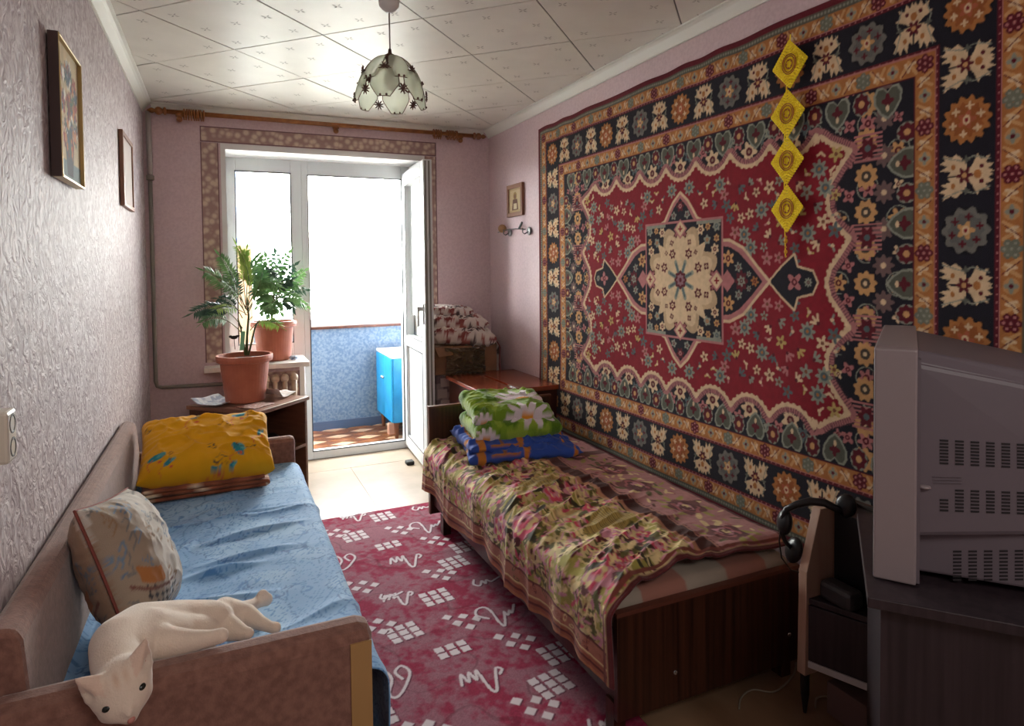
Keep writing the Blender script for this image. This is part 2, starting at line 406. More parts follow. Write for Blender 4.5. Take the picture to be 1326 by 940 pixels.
b = MB(); lb(b, ln, ln + .006, .04, 2.075, .008, .02); lb(b, ln, ln + .004, .04, 2.075, .034, .044); b.obj('edge_seal', 'seal_strip', lf)
b = MB(); lb(b, ln - .06, ln - .03, 1.0, 1.14, -.008, 0); b.box(ln - .055, ln - .035, -.04, -.008, 1.09, 1.12, LM); b.box(ln - .055, ln - .035, -.045, -.03, .99, 1.12, LM)
b.obj('door_handle', 'pvc_white', lf, bevel=.003)
# ---- balcony
mat('balcony_floor', srgb(168, 110, 60), srgb(222, 178, 128), 4, .35, detail=1, contrast=(.4, .6))
mat('balcony_white', srgb(235, 238, 240), rough=.5)
fb = MB().box(-.9, 2.6, YF - .03, YP, -.08, -.012).obj('floor_balcony', 'dark_wood'); tag(fb, kind='structure')
mat('parquet_light', srgb(196, 164, 128), srgb(212, 182, 148), 12, .3, stretch=(1, 6, 1)); mat('parquet_mid', srgb(136, 84, 48), srgb(154, 100, 60), 12, .3); mat('parquet_dark', srgb(104, 60, 34), srgb(126, 78, 46), 12, .3, stretch=(6, 1, 1))
a = .12
for iu in range(-40, 60):
    for iv in range(10, 80):
        # lozenge pattern: rhombi
        cx = (iu - iv) * a * .9; cy = (iu + iv) * a * .5
        pl = [(cx - a * .88, cy), (cx, cy - a * .48), (cx + a * .88, cy), (cx, cy + a * .48)]
        if cx < .3 or cx > 1.75 or cy < YF + .02 or cy > YP + .02: continue
        pl = clip(pl, .2, 1.9, YF + .036, YP - .012)
        if len(pl) < 3: continue
        MB().prism(pl, .012, 2, -.012).obj('floor_lozenge', 'parquet_light' if (iu % 2 and iv % 2) else ('parquet_dark' if (iu + iv) % 2 else 'parquet_mid'), fb)
wp = MB().box(-.9, 2.6, YP, YP + .1, -.08, .865).obj('wall_parapet', 'balcony_paper'); tag(wp, kind='structure')
tag(MB().box(-.9, 2.6, YP - .012, YP, -.012, .07).obj('baseboard_balcony', 'skirting_blue'), kind='structure')
tag(MB().box(-.9, 2.6, YP - .03, YP + .1, .865, .885).obj('trim_9', 'dark_wood'), kind='structure')
tag(MB().box(-.95, -.9, YF, YP + .1, -.08, 2.5).obj('wall_balcony_left', 'balcony_paper'), kind='structure')
tag(MB().box(2.6, 2.65, YF, YP + .1, -.08, 2.5).obj('wall_balcony_right', 'balcony_paper'), kind='structure')
tag(MB().box(-.95, 2.65, YF - .03, YP + .3, 2.42, 2.5).obj('ceiling_balcony', 'plaster_white'), kind='structure')
tag(MB().box(-.95, XL - .15, YF, YF + .06, -.08, 2.5).add([], []).box(XR + .1, 2.65, YF, YF + .06, -.08, 2.5).obj('wall_balcony_inner', 'balcony_paper'), kind='structure')
w2 = empty('window_2', (.85, YP + .05, .885), kind='structure')
b = MB(); b.box(-.9, 2.6, YP + .02, YP + .07, .885, .95); b.box(-.9, 2.6, YP + .02, YP + .07, 2.36, 2.42)
for x in (-.9, .02, .905, 1.74, 2.55): b.box(x, x + .05, YP + .02, YP + .07, .95, 2.36)
b.obj('window_frame', 'pvc_white', w2, bevel=.003)
for x in (-.85, .07, .955, 1.79): MB().box(x, x + .83 if x < 1.7 else 2.55, YP + .042, YP + .048, .95, 2.36).obj('pane', 'pane_glass', w2)
# street ground outside, far below, bounces daylight
mat('street', srgb(150, 150, 145), srgb(175, 175, 168), .6, .9)
tag(MB().box(-40, 40, 7, 90, -9.2, -9).obj('floor_street', 'street'), kind='structure')

# ================================================================ WALL RUG
NAVY = srgb(26, 22, 34); RED = srgb(132, 16, 34); MAR = srgb(92, 18, 32); PINK = srgb(178, 112, 112); CREAM = srgb(214, 184, 148)
TAN = srgb(200, 150, 98); ORG = srgb(172, 110, 58); GRN = srgb(96, 98, 88); LGR = srgb(140, 142, 128); TEAL = srgb(84, 98, 100); DRED = srgb(84, 12, 26)
def paint_rug():
    W, H = 2.76, 1.87; C = Cv(W, H, .0023, NAVY); cx, cy = W / 2, H / 2; R = random.Random(5)
    def sym(f):
        for sx in (1, -1):
            for sy in (1, -1): f(sx, sy)
    # inner dark ground is NAVY. scatter in the dark ground, on a lattice
    def flower(x, y, r, c1, c2, n=8, amp=.22, c3=None):
        C.ell(x, y, r, r, c1, lobes=n, amp=amp, rot=R.random()); C.ell(x, y, r * .48, r * .48, c2)
        C.ell(x, y, r * .2, r * .2, c3 or c1)
    x0, x1, y0, y1 = .335, W - .335, .335, H - .335
    # ground vines
    for k in range(-12, 13):
        for j in range(-9, 10):
            x = cx + k * .1; y = cy + j * .1
            if not (x0 < x < x1 and y0 < y < y1): continue
            if (k + j) % 2 == 0:
                C.line([(x + .036 * math.cos(q), y + .036 * math.sin(q)) for q in np.linspace(0, 5, 12)], .0035, LGR)
                flower(x, y, .024, PINK if j % 2 else TAN, MAR, 6, .3)
            else: flower(x, y, .013, R.choice([LGR, PINK, CREAM]), MAR, 4, .4)
    # rows at the ends
    for sx in (1, -1):
        for j in range(-5, 6):
            y = cy + j * .112
            flower(cx + sx * .895, y, .036, TAN, srgb(70, 60, 52), 9, .12, CREAM)
            C.ell(cx + sx * .955, y + .056, .030, .030, srgb(110, 86, 84), lobes=8, amp=.2); C.ell(cx + sx * .955, y + .056, .009, .009, CREAM)
            flower(cx + sx * .835, y + .056, .018, PINK, MAR, 4, .35)
        for yy in (cy + .423, cy + .144, cy - .144, cy - .423):
            for q in range(7):
                C.rect(cx + sx * .90 - .05, cx + sx * .90 + .05, yy - .04 + q * .013, yy - .04 + q * .013 + .006, PINK)
            C.ell(cx + sx * .90, yy, .026, .03, MAR, lobes=6, amp=.2); C.ell(cx + sx * .90, yy, .01, .01, TEAL)
    # lobed flowers above the scallops
    for sy in (1, -1):
        for k in range(-3, 4):
            flower(cx + k * .202, cy + sy * .495, .034, CREAM, MAR, 6, .25, srgb(150, 120, 100))
            for s in (-1, 1): flower(cx + k * .202 + s * .055, cy + sy * .535, .022, TEAL if s > 0 else PINK, MAR, 5, .3)
            flower(cx + k * .202 + .1, cy + sy * .55, .022, LGR, TEAL, 6, .25)
    # hearts along inner guard
    def heart(x, y, a):
        ca, sa = math.cos(a), math.sin(a); g = lambda u, v: (x + u * ca - v * sa, y + u * sa + v * ca)
        pts = [g(.047 * u, .052 * v) for u, v in ((0, -1.1), (.5, -.75), (.95, -.1), (1, .45), (.75, .85), (.35, .85), (0, .55), (-.35, .85), (-.75, .85), (-1, .45), (-.95, -.1), (-.5, -.75))]
        C.poly(pts, LGR); q = [(x + (p[0] - x) * .84, y + (p[1] - y) * .84) for p in pts]; C.poly(q, srgb(86, 88, 76))
        C.ell(x, y, .016, .018, MAR, lobes=4, amp=.3); C.ell(*g(0, -.022), .006, .010, CREAM)
    HX, HY = 1.025, .56
    nh = 12
    for k in range(nh):
        x = cx - HX + .06 + (2 * HX - .12) * k / (nh - 1)
        for sy in (1, -1):
            heart(x, cy + sy * (HY - .005), 0 if sy > 0 else PI)
            if k < nh - 1:
                xm = x + (2 * HX - .12) / (nh - 1) / 2; C.ell(xm, cy + sy * (HY + .004), .030, .036, LGR); C.ell(xm, cy + sy * (HY + .004), .026, .032, MAR, lobes=8, amp=.1); C.ell(xm, cy + sy * (HY + .004), .010, .012, TAN)
    for k in range(7):
        y = cy - HY + .02 + (2 * HY - .04) * k / 6
        for sx in (1, -1):
            if k % 6: heart(cx + sx * (HX - .005), y, -PI / 2 if sx > 0 else PI / 2)
            if k < 6: C.ell(cx + sx * (HX + .002), y + .09, .032, .030, LGR); C.ell(cx + sx * (HX + .002), y + .09, .028, .026, MAR, lobes=8, amp=.1); C.ell(cx + sx * (HX + .002), y + .09, .01, .01, TAN)
    # cream blush beside guard
    # red field outline (quarter, then mirrored)
    q = []
    for i in range(4):
        c = i * .202; hw = .101
        for s in np.linspace(-1, 1, 9):
            if i == 0 and s < 0: continue
            q.append((c + s * hw, .438 + .058 * abs(s) ** 2.4))
    q += [(.70, .468), (.727, .488), (.76, .462), (.835, .425), (.80, .385), (.762, .335), (.752, .28), (.757, .235), (.79, .185), (.836, .144), (.80, .095), (.765, .05), (.75, .0)]
    full = [(x, y) for x, y in q] + [(x, -y) for x, y in reversed(q)] + [(-x, -y) for x, y in q] + [(-x, y) for x, y in reversed(q)]
    pts = [(cx + x, cy + y) for x, y in full]
    C.line(pts, .060, srgb(168, 108, 108), True)
    for i in range(len(pts)):   # hatching on the pink outline
        p, q2 = pts[i], pts[(i + 1) % len(pts)]; L = math.hypot(q2[0] - p[0], q2[1] - p[1]); n = int(L / .009)
        for j in range(n):
            t = j / max(n, 1); x = p[0] + (q2[0] - p[0]) * t; y = p[1] + (q2[1] - p[1]) * t
            if L: nx, ny = -(q2[1] - p[1]) / L, (q2[0] - p[0]) / L; C.line([(x - nx * .034, y - ny * .034), (x + nx * .034, y + ny * .034)], .003, srgb(92, 50, 60))
    C.line(pts, .022, CREAM, True); C.poly(pts, RED)
    for i in range(0, len(pts)):
        p, q2 = pts[i], pts[(i + 1) % len(pts)]; L = math.hypot(q2[0] - p[0], q2[1] - p[1]); n = int(L / .018)
        for j in range(n): t = (j + .5) / n; C.ell(p[0] + (q2[0] - p[0]) * t, p[1] + (q2[1] - p[1]) * t, .0085, .0085, CREAM)
    C.line(pts, .006, CREAM, True)
    # field flowers
    R2 = random.Random(11); placed = []
    tries = 0
    while len(placed) < 72 and tries < 6000:
        tries += 1; x = R2.uniform(.0, .80); y = R2.uniform(0, .44)
        if (x / .58 + y / .42) < 1.0 or (abs(x) < .30 and abs(y) < .30): continue
        if y > .40 and x < .68: continue
        if x > .72 and y < .12: continue
        if x > .44 and y < .07: continue
        if any(math.hypot(x - a, y - b_) < .046 for a, b_ in placed): continue
        placed.append((x, y))
    for x, y in placed:
        kind = R2.choice('abcabcd'); c1 = R2.choice([LGR, CREAM, LGR, PINK, TEAL, srgb(186, 160, 96)]); a0 = R2.random() * 6.28; sz = R2.uniform(.8, 1.25)
        for sx in (1, -1):
            for sy in (1, -1):
                X, Y = cx + sx * x, cy + sy * y; a = a0 if sx * sy > 0 else -a0; a = a if sx > 0 else PI + a
                if kind == 'a':
                    for p_ in (-.7, 0, .7): C.line([(X, Y), (X + .024 * sz * math.cos(a + p_), Y + .024 * sz * math.sin(a + p_))], .010, c1)
                    C.ell(X, Y, .007, .007, MAR)
                elif kind == 'b':
                    C.ell(X, Y, .017 * sz, .017 * sz, c1, lobes=5, amp=.4, rot=a); C.ell(X, Y, .007, .007, srgb(120, 70, 50))
                elif kind == 'c':
                    C.line([(X - .018 * math.cos(a), Y - .018 * math.sin(a)), (X, Y), (X + .015 * math.cos(a + 1), Y + .015 * math.sin(a + 1))], .008, c1); C.ell(X, Y, .008, .006, CREAM)
                else:
                    C.ell(X, Y, .028, .028, LGR, lobes=8, amp=.25); C.ell(X, Y, .015, .015, TEAL); C.ell(X, Y, .006, .006, ORG)
    # side pendants
    for sx in (1, -1):
        p = [(.50, 0), (.56, .055), (.62, .10), (.635, .055), (.70, .04), (.72, 0), (.70, -.04), (.635, -.055), (.62, -.10), (.56, -.055)]
        p = [(cx + sx * a, cy + b_) for a, b_ in p]; C.poly(p, NAVY); C.line(p, .008, CREAM, True); flower(cx + sx * .62, cy, .026, PINK, MAR, 4, .4); flower(cx + sx * .68, cy, .014, LGR, MAR)
    # medallion: four pointed lobes, square on top
    lobes = [[(.50, 0), (.42, .07), (.36, .135), (.30, .165), (.262, .17)], ]
    for sx in (1, -1):
        p = [(.505, 0), (.44, .06), (.37, .13), (.30, .162), (.255, .165), (.255, -.165), (.30, -.162), (.37, -.13), (.44, -.06)]
        p = [(cx + sx * a, cy + b_) for a, b_ in p]; C.poly(p, PINK); C.line(p, .012, CREAM, True)
        p2 = [(.47, 0), (.42, .05), (.35, .11), (.30, .135), (.255, .14), (.255, -.14), (.30, -.135), (.35, -.11), (.42, -.05)]
        C.poly([(cx + sx * a, cy + b_) for a, b_ in p2], NAVY)
        for a, b_, r, c in ((.29, .09, .026, TAN), (.29, -.09, .026, TAN), (.345, .055, .016, LGR), (.345, -.055, .016, LGR), (.43, 0, .016, ORG), (.40, .028, .010, LGR), (.40, -.028, .010, LGR)): flower(cx + sx * a, cy + b_, r, c, MAR, 6, .3)
        C.ell(cx + sx * .36, cy, .030, .038, MAR, lobes=8, amp=.15); flower(cx + sx * .36, cy, .018, LGR, MAR, 6)
        d = [(cx + sx * .285, cy + .045), (cx + sx * .325, cy), (cx + sx * .285, cy - .045), (cx + sx * .245, cy)]; C.poly(d, PINK)
    for sy in (1, -1):
        p = [(0, .385), (.05, .345), (.085, .30), (.11, .265), (.15, .25), (-.15, .25), (-.11, .265), (-.085, .30), (-.05, .345)]
        p = [(cx + a, cy + sy * b_) for a, b_ in p]; C.poly(p, PINK); C.line(p, .012, CREAM, True)
        p2 = [(0, .36), (.045, .32), (.08, .27), (.1, .25), (-.1, .25), (-.08, .27), (-.045, .32)]; C.poly([(cx + a, cy + sy * b_) for a, b_ in p2], NAVY)
        flower(cx, cy + sy * .325, .022, MAR, PINK, 6); flower(cx + .045, cy + sy * .285, .016, LGR, MAR, 5); flower(cx - .045, cy + sy * .285, .016, LGR, MAR, 5)
    C.rect(cx - .262, cx + .262, cy - .262, cy + .262, PINK); C.rect(cx - .252, cx + .252, cy - .252, cy + .252, NAVY); C.ell(cx, cy, .215, .215, srgb(190, 160, 126), lobes=8, amp=.14, rot=PI / 8); C.ell(cx, cy, .185, .185, CREAM, lobes=8, amp=.16, rot=PI / 8)
    # cream star in the square
    st = []
    for k in range(16):
        a = k * PI / 8; r = (.262 if k % 4 == 0 else .155) if k % 2 == 0 else .128
        if k % 4 == 2: r = .235
        st.append((cx + r * math.cos(a), cy + r * math.sin(a)))
    C.poly(st, CREAM)
    sym(lambda sx, sy: (C.rect(min(cx + sx * .105, cx + sx * .25), max(cx + sx * .105, cx + sx * .25), cy + sy * .245 - .006, cy + sy * .245 + .006, LGR),
                        [flower(cx + sx * a, cy + sy * b_, r, c, c2, n, .2) for a, b_, r, c, c2, n in
                         ((.225, .225, .020, LGR, TEAL, 6), (.175, .225, .014, TAN, MAR, 6), (.225, .175, .014, TAN, MAR, 6), (.13, .215, .020, CREAM, MAR, 6), (.215, .13, .020, CREAM, MAR, 6), (.17, .17, .018, LGR, ORG, 5),
                          (.055, .115, .020, MAR, CREAM, 6), (.115, .055, .020, MAR, CREAM, 6), (.06, .165, .012, MAR, CREAM, 4), (.165, .06, .014, MAR, CREAM, 4), (.03, .20, .013, MAR, PINK, 4), (.20, .03, .013, MAR, PINK, 4), (.10, .12, .010, MAR, CREAM, 4))]))
    for k in range(4):
        a = k * PI / 2; X, Y = cx + .225 * math.cos(a), cy + .225 * math.sin(a)
        C.poly([(X + .045 * math.cos(a + j * PI / 2), Y + .045 * math.sin(a + j * PI / 2)) for j in range(4)], PINK)
        C.poly([(X + .034 * math.cos(a + j * PI / 2), Y + .034 * math.sin(a + j * PI / 2)) for j in range(4)], CREAM); C.ell(X, Y, .011, .011, RED, lobes=4, amp=.4)
    for k in range(8):
        a = k * PI / 4 + PI / 8; C.line([(cx + .03 * math.cos(a), cy + .03 * math.sin(a)), (cx + .085 * math.cos(a), cy + .085 * math.sin(a))], .020, LGR)
        C.line([(cx + .03 * math.cos(a), cy + .03 * math.sin(a)), (cx + .075 * math.cos(a), cy + .075 * math.sin(a))], .010, TEAL)
    C.ell(cx, cy, .038, .038, MAR, lobes=8, amp=.12); C.ell(cx, cy, .024, .024, srgb(140, 100, 110), lobes=8, amp=.15); C.ell(cx, cy, .010, .010, MAR)
    # ---- borders: frame(a, b, colour) paints the band between insets a and b
    def frame(a, b_, c):
        C.rect(a, W - a, a, b_, c); C.rect(a, W - a, H - b_, H - a, c); C.rect(a, b_, a, H - a, c); C.rect(W - b_, W - a, a, H - a, c)
    frame(0, .022, srgb(104, 16, 34)); frame(.022, .045, srgb(92, 90, 78))
    frame(.045, .100, ORG); frame(.100, .112, MAR); frame(.112, .260, NAVY); frame(.260, .272, MAR); frame(.272, .330, ORG); frame(.330, .3345, MAR)
    frame(.1, .102, PINK); frame(.268, .271, PINK)
    def run(inset, step, fn):
        """call fn(x, y, angle, index, u) along the ring at inset"""
        for (ax, ay, bx, by) in ((inset, inset, W - inset, inset), (W - inset, inset, W - inset, H - inset), (W - inset, H - inset, inset, H - inset), (inset, H - inset, inset, inset)):
            L = math.hypot(bx - ax, by - ay); n = max(2, int(round(L / step / 2)) * 2); a = math.atan2(by - ay, bx - ax)
            for i in range(n): fn(ax + (bx - ax) * i / n, ay + (by - ay) * i / n, a, i, L / n)
    def g2(x, y, a): return lambda u, v: (x + u * math.cos(a) - v * math.sin(a), y + u * math.sin(a) + v * math.cos(a))
    run(.0335, .014, lambda x, y, a, i, u: C.ell(x, y, .005, .005, LGR))
    run(.106, .022, lambda x, y, a, i, u: C.ell(x, y, .0026, .0026, PINK)); run(.266, .022, lambda x, y, a, i, u: C.ell(x, y, .0026, .0026, PINK))
    def guard(x, y, a, i, u):
        g = g2(x, y, a)
        if i % 2 == 0:
            c = MAR if i % 4 == 0 else srgb(110, 112, 98)
            for du, dv in ((0, -.017), (0, 0), (0, .017), (.015, -.009), (.015, .009), (-.015, -.009), (-.015, .009)): C.ell(*g(du, dv), .010, .010, c); C.ell(*g(du, dv), .004, .004, LGR if i % 4 else PINK)
        else:
            C.ell(*g(0, 0), .020, .022, srgb(190, 140, 90)); C.ell(*g(0, 0), .013, .015, LGR, lobes=4, amp=.3); C.ell(*g(0, 0), .006, .006, MAR)
        s = 1 if i % 2 else -1
        C.line([g(.026, s * -.02), g(.038, s * .0), g(u * .5, s * .018), g(u - .038, s * .0), g(u - .026, s * -.02)], .010, TAN)
        C.line([g(.03, s * .012), g(.045, s * .006), g(u * .5, s * -.010), g(u - .04, s * .012)], .009, CREAM)
        C.line([g(.03, s * .022), g(u * .5, s * .0), g(u - .03, s * -.022)], .0028, MAR)
    run(.0725, .095, guard); run(.301, .095, guard)
    def main(x, y, a, i, u):
        g = g2(x, y, a)
        if i % 2 == 0:
            o = (i % 4 == 0); c = ORG if o else srgb(112, 108, 102); k = 14 if o else 10
            C.ell(x, y, .066, .066, srgb(20, 18, 26)); C.ell(x, y, .060, .060, c, lobes=k, amp=.09); C.ell(x, y, .045, .045, srgb(150, 86, 40) if o else srgb(96, 96, 92), lobes=k, amp=.1)
            for q in range(6): C.ell(x + .038 * math.cos(q * PI / 3 + .3), y + .038 * math.sin(q * PI / 3 + .3), .008, .008, CREAM if o else MAR, lobes=4, amp=.4)
            C.ell(x, y, .020, .020, srgb(170, 90, 60) if o else TAN, lobes=5, amp=.3); C.ell(x, y, .010, .013, CREAM); C.ell(x, y, .005, .006, RED)
        else:
            for s in (-1, 1):
                C.poly([g(s * .006, .0), g(s * .026, -.016), g(s * .056, -.030), g(s * .040, -.038), g(s * .046, -.060), g(s * .028, -.050), g(s * .022, -.070), g(s * .012, -.056), g(s * .004, -.070), g(-s * .004, -.05), g(-s * .004, -.01)], CREAM)
                C.poly([g(s * .004, -.004), g(s * .036, -.002), g(s * .060, .026), g(s * .052, .040), g(s * .064, .062), g(s * .046, .056), g(s * .040, .072), g(s * .030, .050), g(s * .020, .070), g(s * .014, .040), g(s * .002, .05)], CREAM)
                C.line([g(s * .036, -.060), g(s * .050, -.02), g(s * .040, .01), g(s * .056, .062)], .0035, LGR)
                C.ell(*g(s * .026, .034), .006, .008, ORG); C.ell(*g(s * .020, -.040), .006, .006, MAR); C.ell(*g(s * .042, .0), .008, .008, GRN, lobes=4, amp=.4)
            C.ell(*g(0, .004), .018, .018, MAR, lobes=6, amp=.3); C.ell(*g(0, .004), .007, .007, TAN); C.ell(*g(0, -.03), .010, .012, ORG)
    run(.186, .141, main)
    # weave mottling
    yy, xx = np.mgrid[0:C.ny, 0:C.nx]
    C.a *= (.76 + .26 * fbm(xx * .15, yy * .15, 2))[..., None]
    return C, W, H
RC, RW, RH = paint_rug()
yn_, yf_ = .91, .91 + RW; zt_, zb_ = 2.243, 2.243 - RH
ys = [yn_]
while ys[-1] < yf_: ys.append(ys[-1] + .0026 * (.55 + ys[-1] / 2.2))
ys = (np.array(ys) - yn_) * (RW / (ys[-1] - yn_)); zs = np.linspace(0, RH, 560)
UU, VV = np.meshgrid(ys, zs, indexing='ij')
sag = .003 * np.sin(UU * 19 + 2 * np.sin(UU * 5)) * sstep(.25, 0, RH - VV)
PX_ = XR - .010 - .004 * fbm(UU * 3, VV * 3, 2) - .003 * np.sin(UU * 9 + 2 * np.sin(VV * 2)) * sstep(1.87, .6, VV) + 0 * UU
PXb = PX_ - .05 * sstep(.55, 0, VV) * .3
Pp = np.stack([PXb, yn_ + UU, zb_ + VV + sag], -1)
me = grid_mesh('wall_rug', Pp[::-1], RC.sample(RW - UU, VV)[::-1])
mat('rug_pile', (1, 1, 1), rough=.95, bump=.0012, bscale=420, attr='Col', spec=.1, sheen=.15)
rug = link_mesh('wall_rug', me, 'rug_pile', solid=.007)
tag(rug, 'large red and navy oriental rug with cream medallion, hung on the right wall', 'rug')

# yellow hanging of four crocheted diamonds
mat('yellow_yarn', srgb(240, 206, 8), srgb(255, 232, 40), 90, .8, .0008, 300)
mat('brown_yarn', srgb(150, 84, 30), srgb(176, 110, 40), 80, .85); mat('gold_bead', srgb(214, 160, 30), rough=.3)
yh = empty('crochet_hanging', (1.835, 1.69, 2.15), 'yellow crochet hanging of four diamonds on a string against the wall rug', 'hanging')
XH = 1.836
for k, (px, py) in enumerate(((1022.5, 83), (1019.5, 147), (1019, 208), (1019, 270))):
    c = onX(px, py, XH); hy = .0745 - .002 * k; hz = .083; b = MB()
    rot = [(-.03, 0), (0, 0), (.02, 0), (0, 0)][k][0]
    def dp(s): return [(c[1] + s * hy * math.cos(a + rot), c[2] + s * hz * math.sin(a + rot)) for a in (0, PI / 2, PI, 3 * PI / 2)]
    o_, i_ = dp(1), dp(.5)
    # openwork: rows of small knots along four sides in three rings
    for s in (.98, .86, .74, .62):
        q = dp(s)
        for e in range(4):
            p0, p1 = q[e], q[(e + 1) % 4]; n = int(12 * s)
            for j in range(n):
                t = (j + (.5 if int(s * 50) % 2 else 0)) / n; b.ball((XH, p0[0] + (p1[0] - p0[0]) * t, p0[1] + (p1[1] - p0[1]) * t), (.0035, .0046, .0046), 6, 4)
    for s in (1.0, .92, .80, .68, .56):
        q = dp(s); b.tube([(XH, *p) for p in q + [q[0]]], .0024 if s > .95 else .0014, 5)
    pan = b.obj('diamond_panel', 'yellow_yarn', yh)
    b = MB(); b.add([(XH, *p) for p in dp(.56)] + [(XH + .003, *p) for p in dp(.56)], [(0, 1, 2, 3), (7, 6, 5, 4), (0, 4, 5, 1), (1, 5, 6, 2), (2, 6, 7, 3), (3, 7, 4, 0)]); b.obj('inner_panel', 'yellow_yarn', pan)
    b = MB()
    for r_ in (.030, .024, .014): b.tube([(XH - .003, c[1] + r_ * math.cos(q), c[2] + 1.15 * r_ * math.sin(q)) for q in np.linspace(0, 2 * PI, 18)], .0018, 5)
    for q in range(5): b.ball((XH - .003, c[1] + .012 * math.cos(q * 1.256), c[2] + .014 * math.sin(q * 1.256)), .003, 6, 4)
    b.obj('motif', 'brown_yarn', pan)
c0 = onX(1023, 52, XH); c1 = onX(1017, 333, XH)
b = MB(); b.tube([(XH + .002, c0[1], c0[2] + .02), (XH + .002, 1.70, 1.9), (XH + .002, 1.70, 1.6), (XH, c1[1], c1[2])], .0018, 6); b.obj('cord', 'yellow_yarn', yh)
for py, r_ in ((307, .006), (312, .009), (320, .0045), (326, .008), (332, .0045)):
    p = onX(1017.5, py, XH); MB().ball(tuple(p), (r_ * .8, r_ * .8, r_), 10, 6).obj('bead', 'gold_bead', yh, smooth=True)

# ================================================================ FLOOR RUNNER
def paint_runner():
    W, H = .91, 2.45; x0, y0 = .22, 1.16; C = Cv(W, H, .0028, srgb(150, 48, 78)); R = random.Random(3)
    yy, xx = np.mgrid[0:C.ny, 0:C.nx]; X = xx * C.res; Y = yy * C.res
    m_ = .55 * fbm(X * 7 + 2 * fbm(X * 3, Y * 3, 2), Y * 7, 4) + .45 * fbm(X * 40, Y * 40, 3); m2 = sstep(.36, .60, m_) * .9
    A, B_ = np.array(srgb(146, 44, 72)), np.array(srgb(150, 104, 116)); C.a = A * (1 - m2[..., None]) + B_ * m2[..., None]
    lines = np.abs(np.sin(14 * fbm(X * 2.2, Y * 2.2 + 9, 3))) ; C.a *= (1 - .25 * (lines < .06))[..., None]
    spk = _LAT[(yy * 7) & 255, (xx * 5 + yy) & 255]; C.a = C.a * (.78 + .44 * spk[..., None])
    Wc, Dk = srgb(214, 204, 208), srgb(96, 46, 66); per = .965
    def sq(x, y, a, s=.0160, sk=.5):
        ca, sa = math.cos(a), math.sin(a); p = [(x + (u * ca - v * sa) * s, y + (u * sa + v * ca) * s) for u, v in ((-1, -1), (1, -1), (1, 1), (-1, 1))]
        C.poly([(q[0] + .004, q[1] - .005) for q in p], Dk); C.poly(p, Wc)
    def grid(x, y, nx, ny, a, skip=()):
        for i in range(nx):
            for j in range(ny):
                if (i, j) in skip: continue
                u = (i - (nx - 1) / 2) * .0435; v = (j - (ny - 1) / 2) * .040
                sq(x + u * math.cos(a) - v * math.sin(a), y + u * math.sin(a) + v * math.cos(a), a)
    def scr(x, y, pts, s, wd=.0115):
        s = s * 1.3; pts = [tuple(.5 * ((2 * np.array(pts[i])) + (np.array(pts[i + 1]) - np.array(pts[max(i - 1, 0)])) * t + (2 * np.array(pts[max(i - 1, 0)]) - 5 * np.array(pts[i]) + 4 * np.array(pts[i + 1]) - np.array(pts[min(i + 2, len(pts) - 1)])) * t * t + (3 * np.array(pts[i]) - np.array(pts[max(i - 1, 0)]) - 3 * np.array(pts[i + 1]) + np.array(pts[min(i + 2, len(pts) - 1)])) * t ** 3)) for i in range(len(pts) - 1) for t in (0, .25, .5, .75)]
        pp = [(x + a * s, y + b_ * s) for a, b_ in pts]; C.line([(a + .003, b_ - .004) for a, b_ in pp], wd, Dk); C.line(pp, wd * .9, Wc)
    sm = lambda p: [tuple(q) for q in p]
    EM = [(-1, -.2), (-.8, .5), (-.65, -.1), (-.45, .5), (-.3, -.1), (-.1, .5), (.0, -.9), (.2, -1.1), (.5, -.3), (.75, .3), (.95, .1), (.7, -.2)]
    Q = [(-.5, -.1), (-.9, .3), (-.7, .8), (-.3, .8), (-.2, .2), (-.2, -.6), (-.1, -.9), (.2, -.2), (.3, .1), (.35, -.2), (.55, .1), (.6, -.1), (1.0, .6)]
    Lp = [(-.8, .1), (-.5, .7), (-.3, .1), (-.6, -.7), (-.4, -1.), (0, -.6), (.4, .2), (.2, .7), (-.1, .4), (.1, -.2)]
    U = [(-.8, .5), (-1, 0), (-.7, -.3), (-.4, .2), (-.3, -.2), (-.1, .2), (.1, -.1), (.5, .1), (.9, .3)]
    for n in range(-1, 4):
        for dx in (0, .98, -.98):
            o = lambda x, y: (x - x0 + dx, y - y0 - n * per)
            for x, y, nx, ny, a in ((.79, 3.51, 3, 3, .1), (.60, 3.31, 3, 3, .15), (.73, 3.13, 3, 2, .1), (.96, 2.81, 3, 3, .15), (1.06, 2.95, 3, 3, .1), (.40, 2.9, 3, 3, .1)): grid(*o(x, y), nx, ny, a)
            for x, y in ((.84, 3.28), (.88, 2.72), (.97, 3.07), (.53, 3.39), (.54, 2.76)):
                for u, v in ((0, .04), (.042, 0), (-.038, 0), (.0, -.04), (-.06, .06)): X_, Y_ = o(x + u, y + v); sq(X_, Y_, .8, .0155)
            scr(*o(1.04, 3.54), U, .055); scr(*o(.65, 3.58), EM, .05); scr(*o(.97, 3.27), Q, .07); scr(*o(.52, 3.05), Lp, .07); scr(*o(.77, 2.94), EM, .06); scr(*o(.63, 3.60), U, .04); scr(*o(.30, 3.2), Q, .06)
    return C, x0, y0, W, H
FC, fx0, fy0, FW, FH = paint_runner()
xs = np.arange(0, FW + .001, .0032); ysr = np.arange(0, FH + .001, .0036); UX, UY = np.meshgrid(xs, ysr, indexing='ij')
zz = .006 + .0015 * fbm(UX * 4, UY * 4, 2) + .003 * np.exp(-((UY - 1.1 - .1 * UX) / .02) ** 2) + .002 * np.exp(-((UY - 1.9 + .15 * UX) / .015) ** 2)
me = grid_mesh('runner', np.stack([fx0 + UX, fy0 + UY, zz], -1), FC.sample(UX, UY))
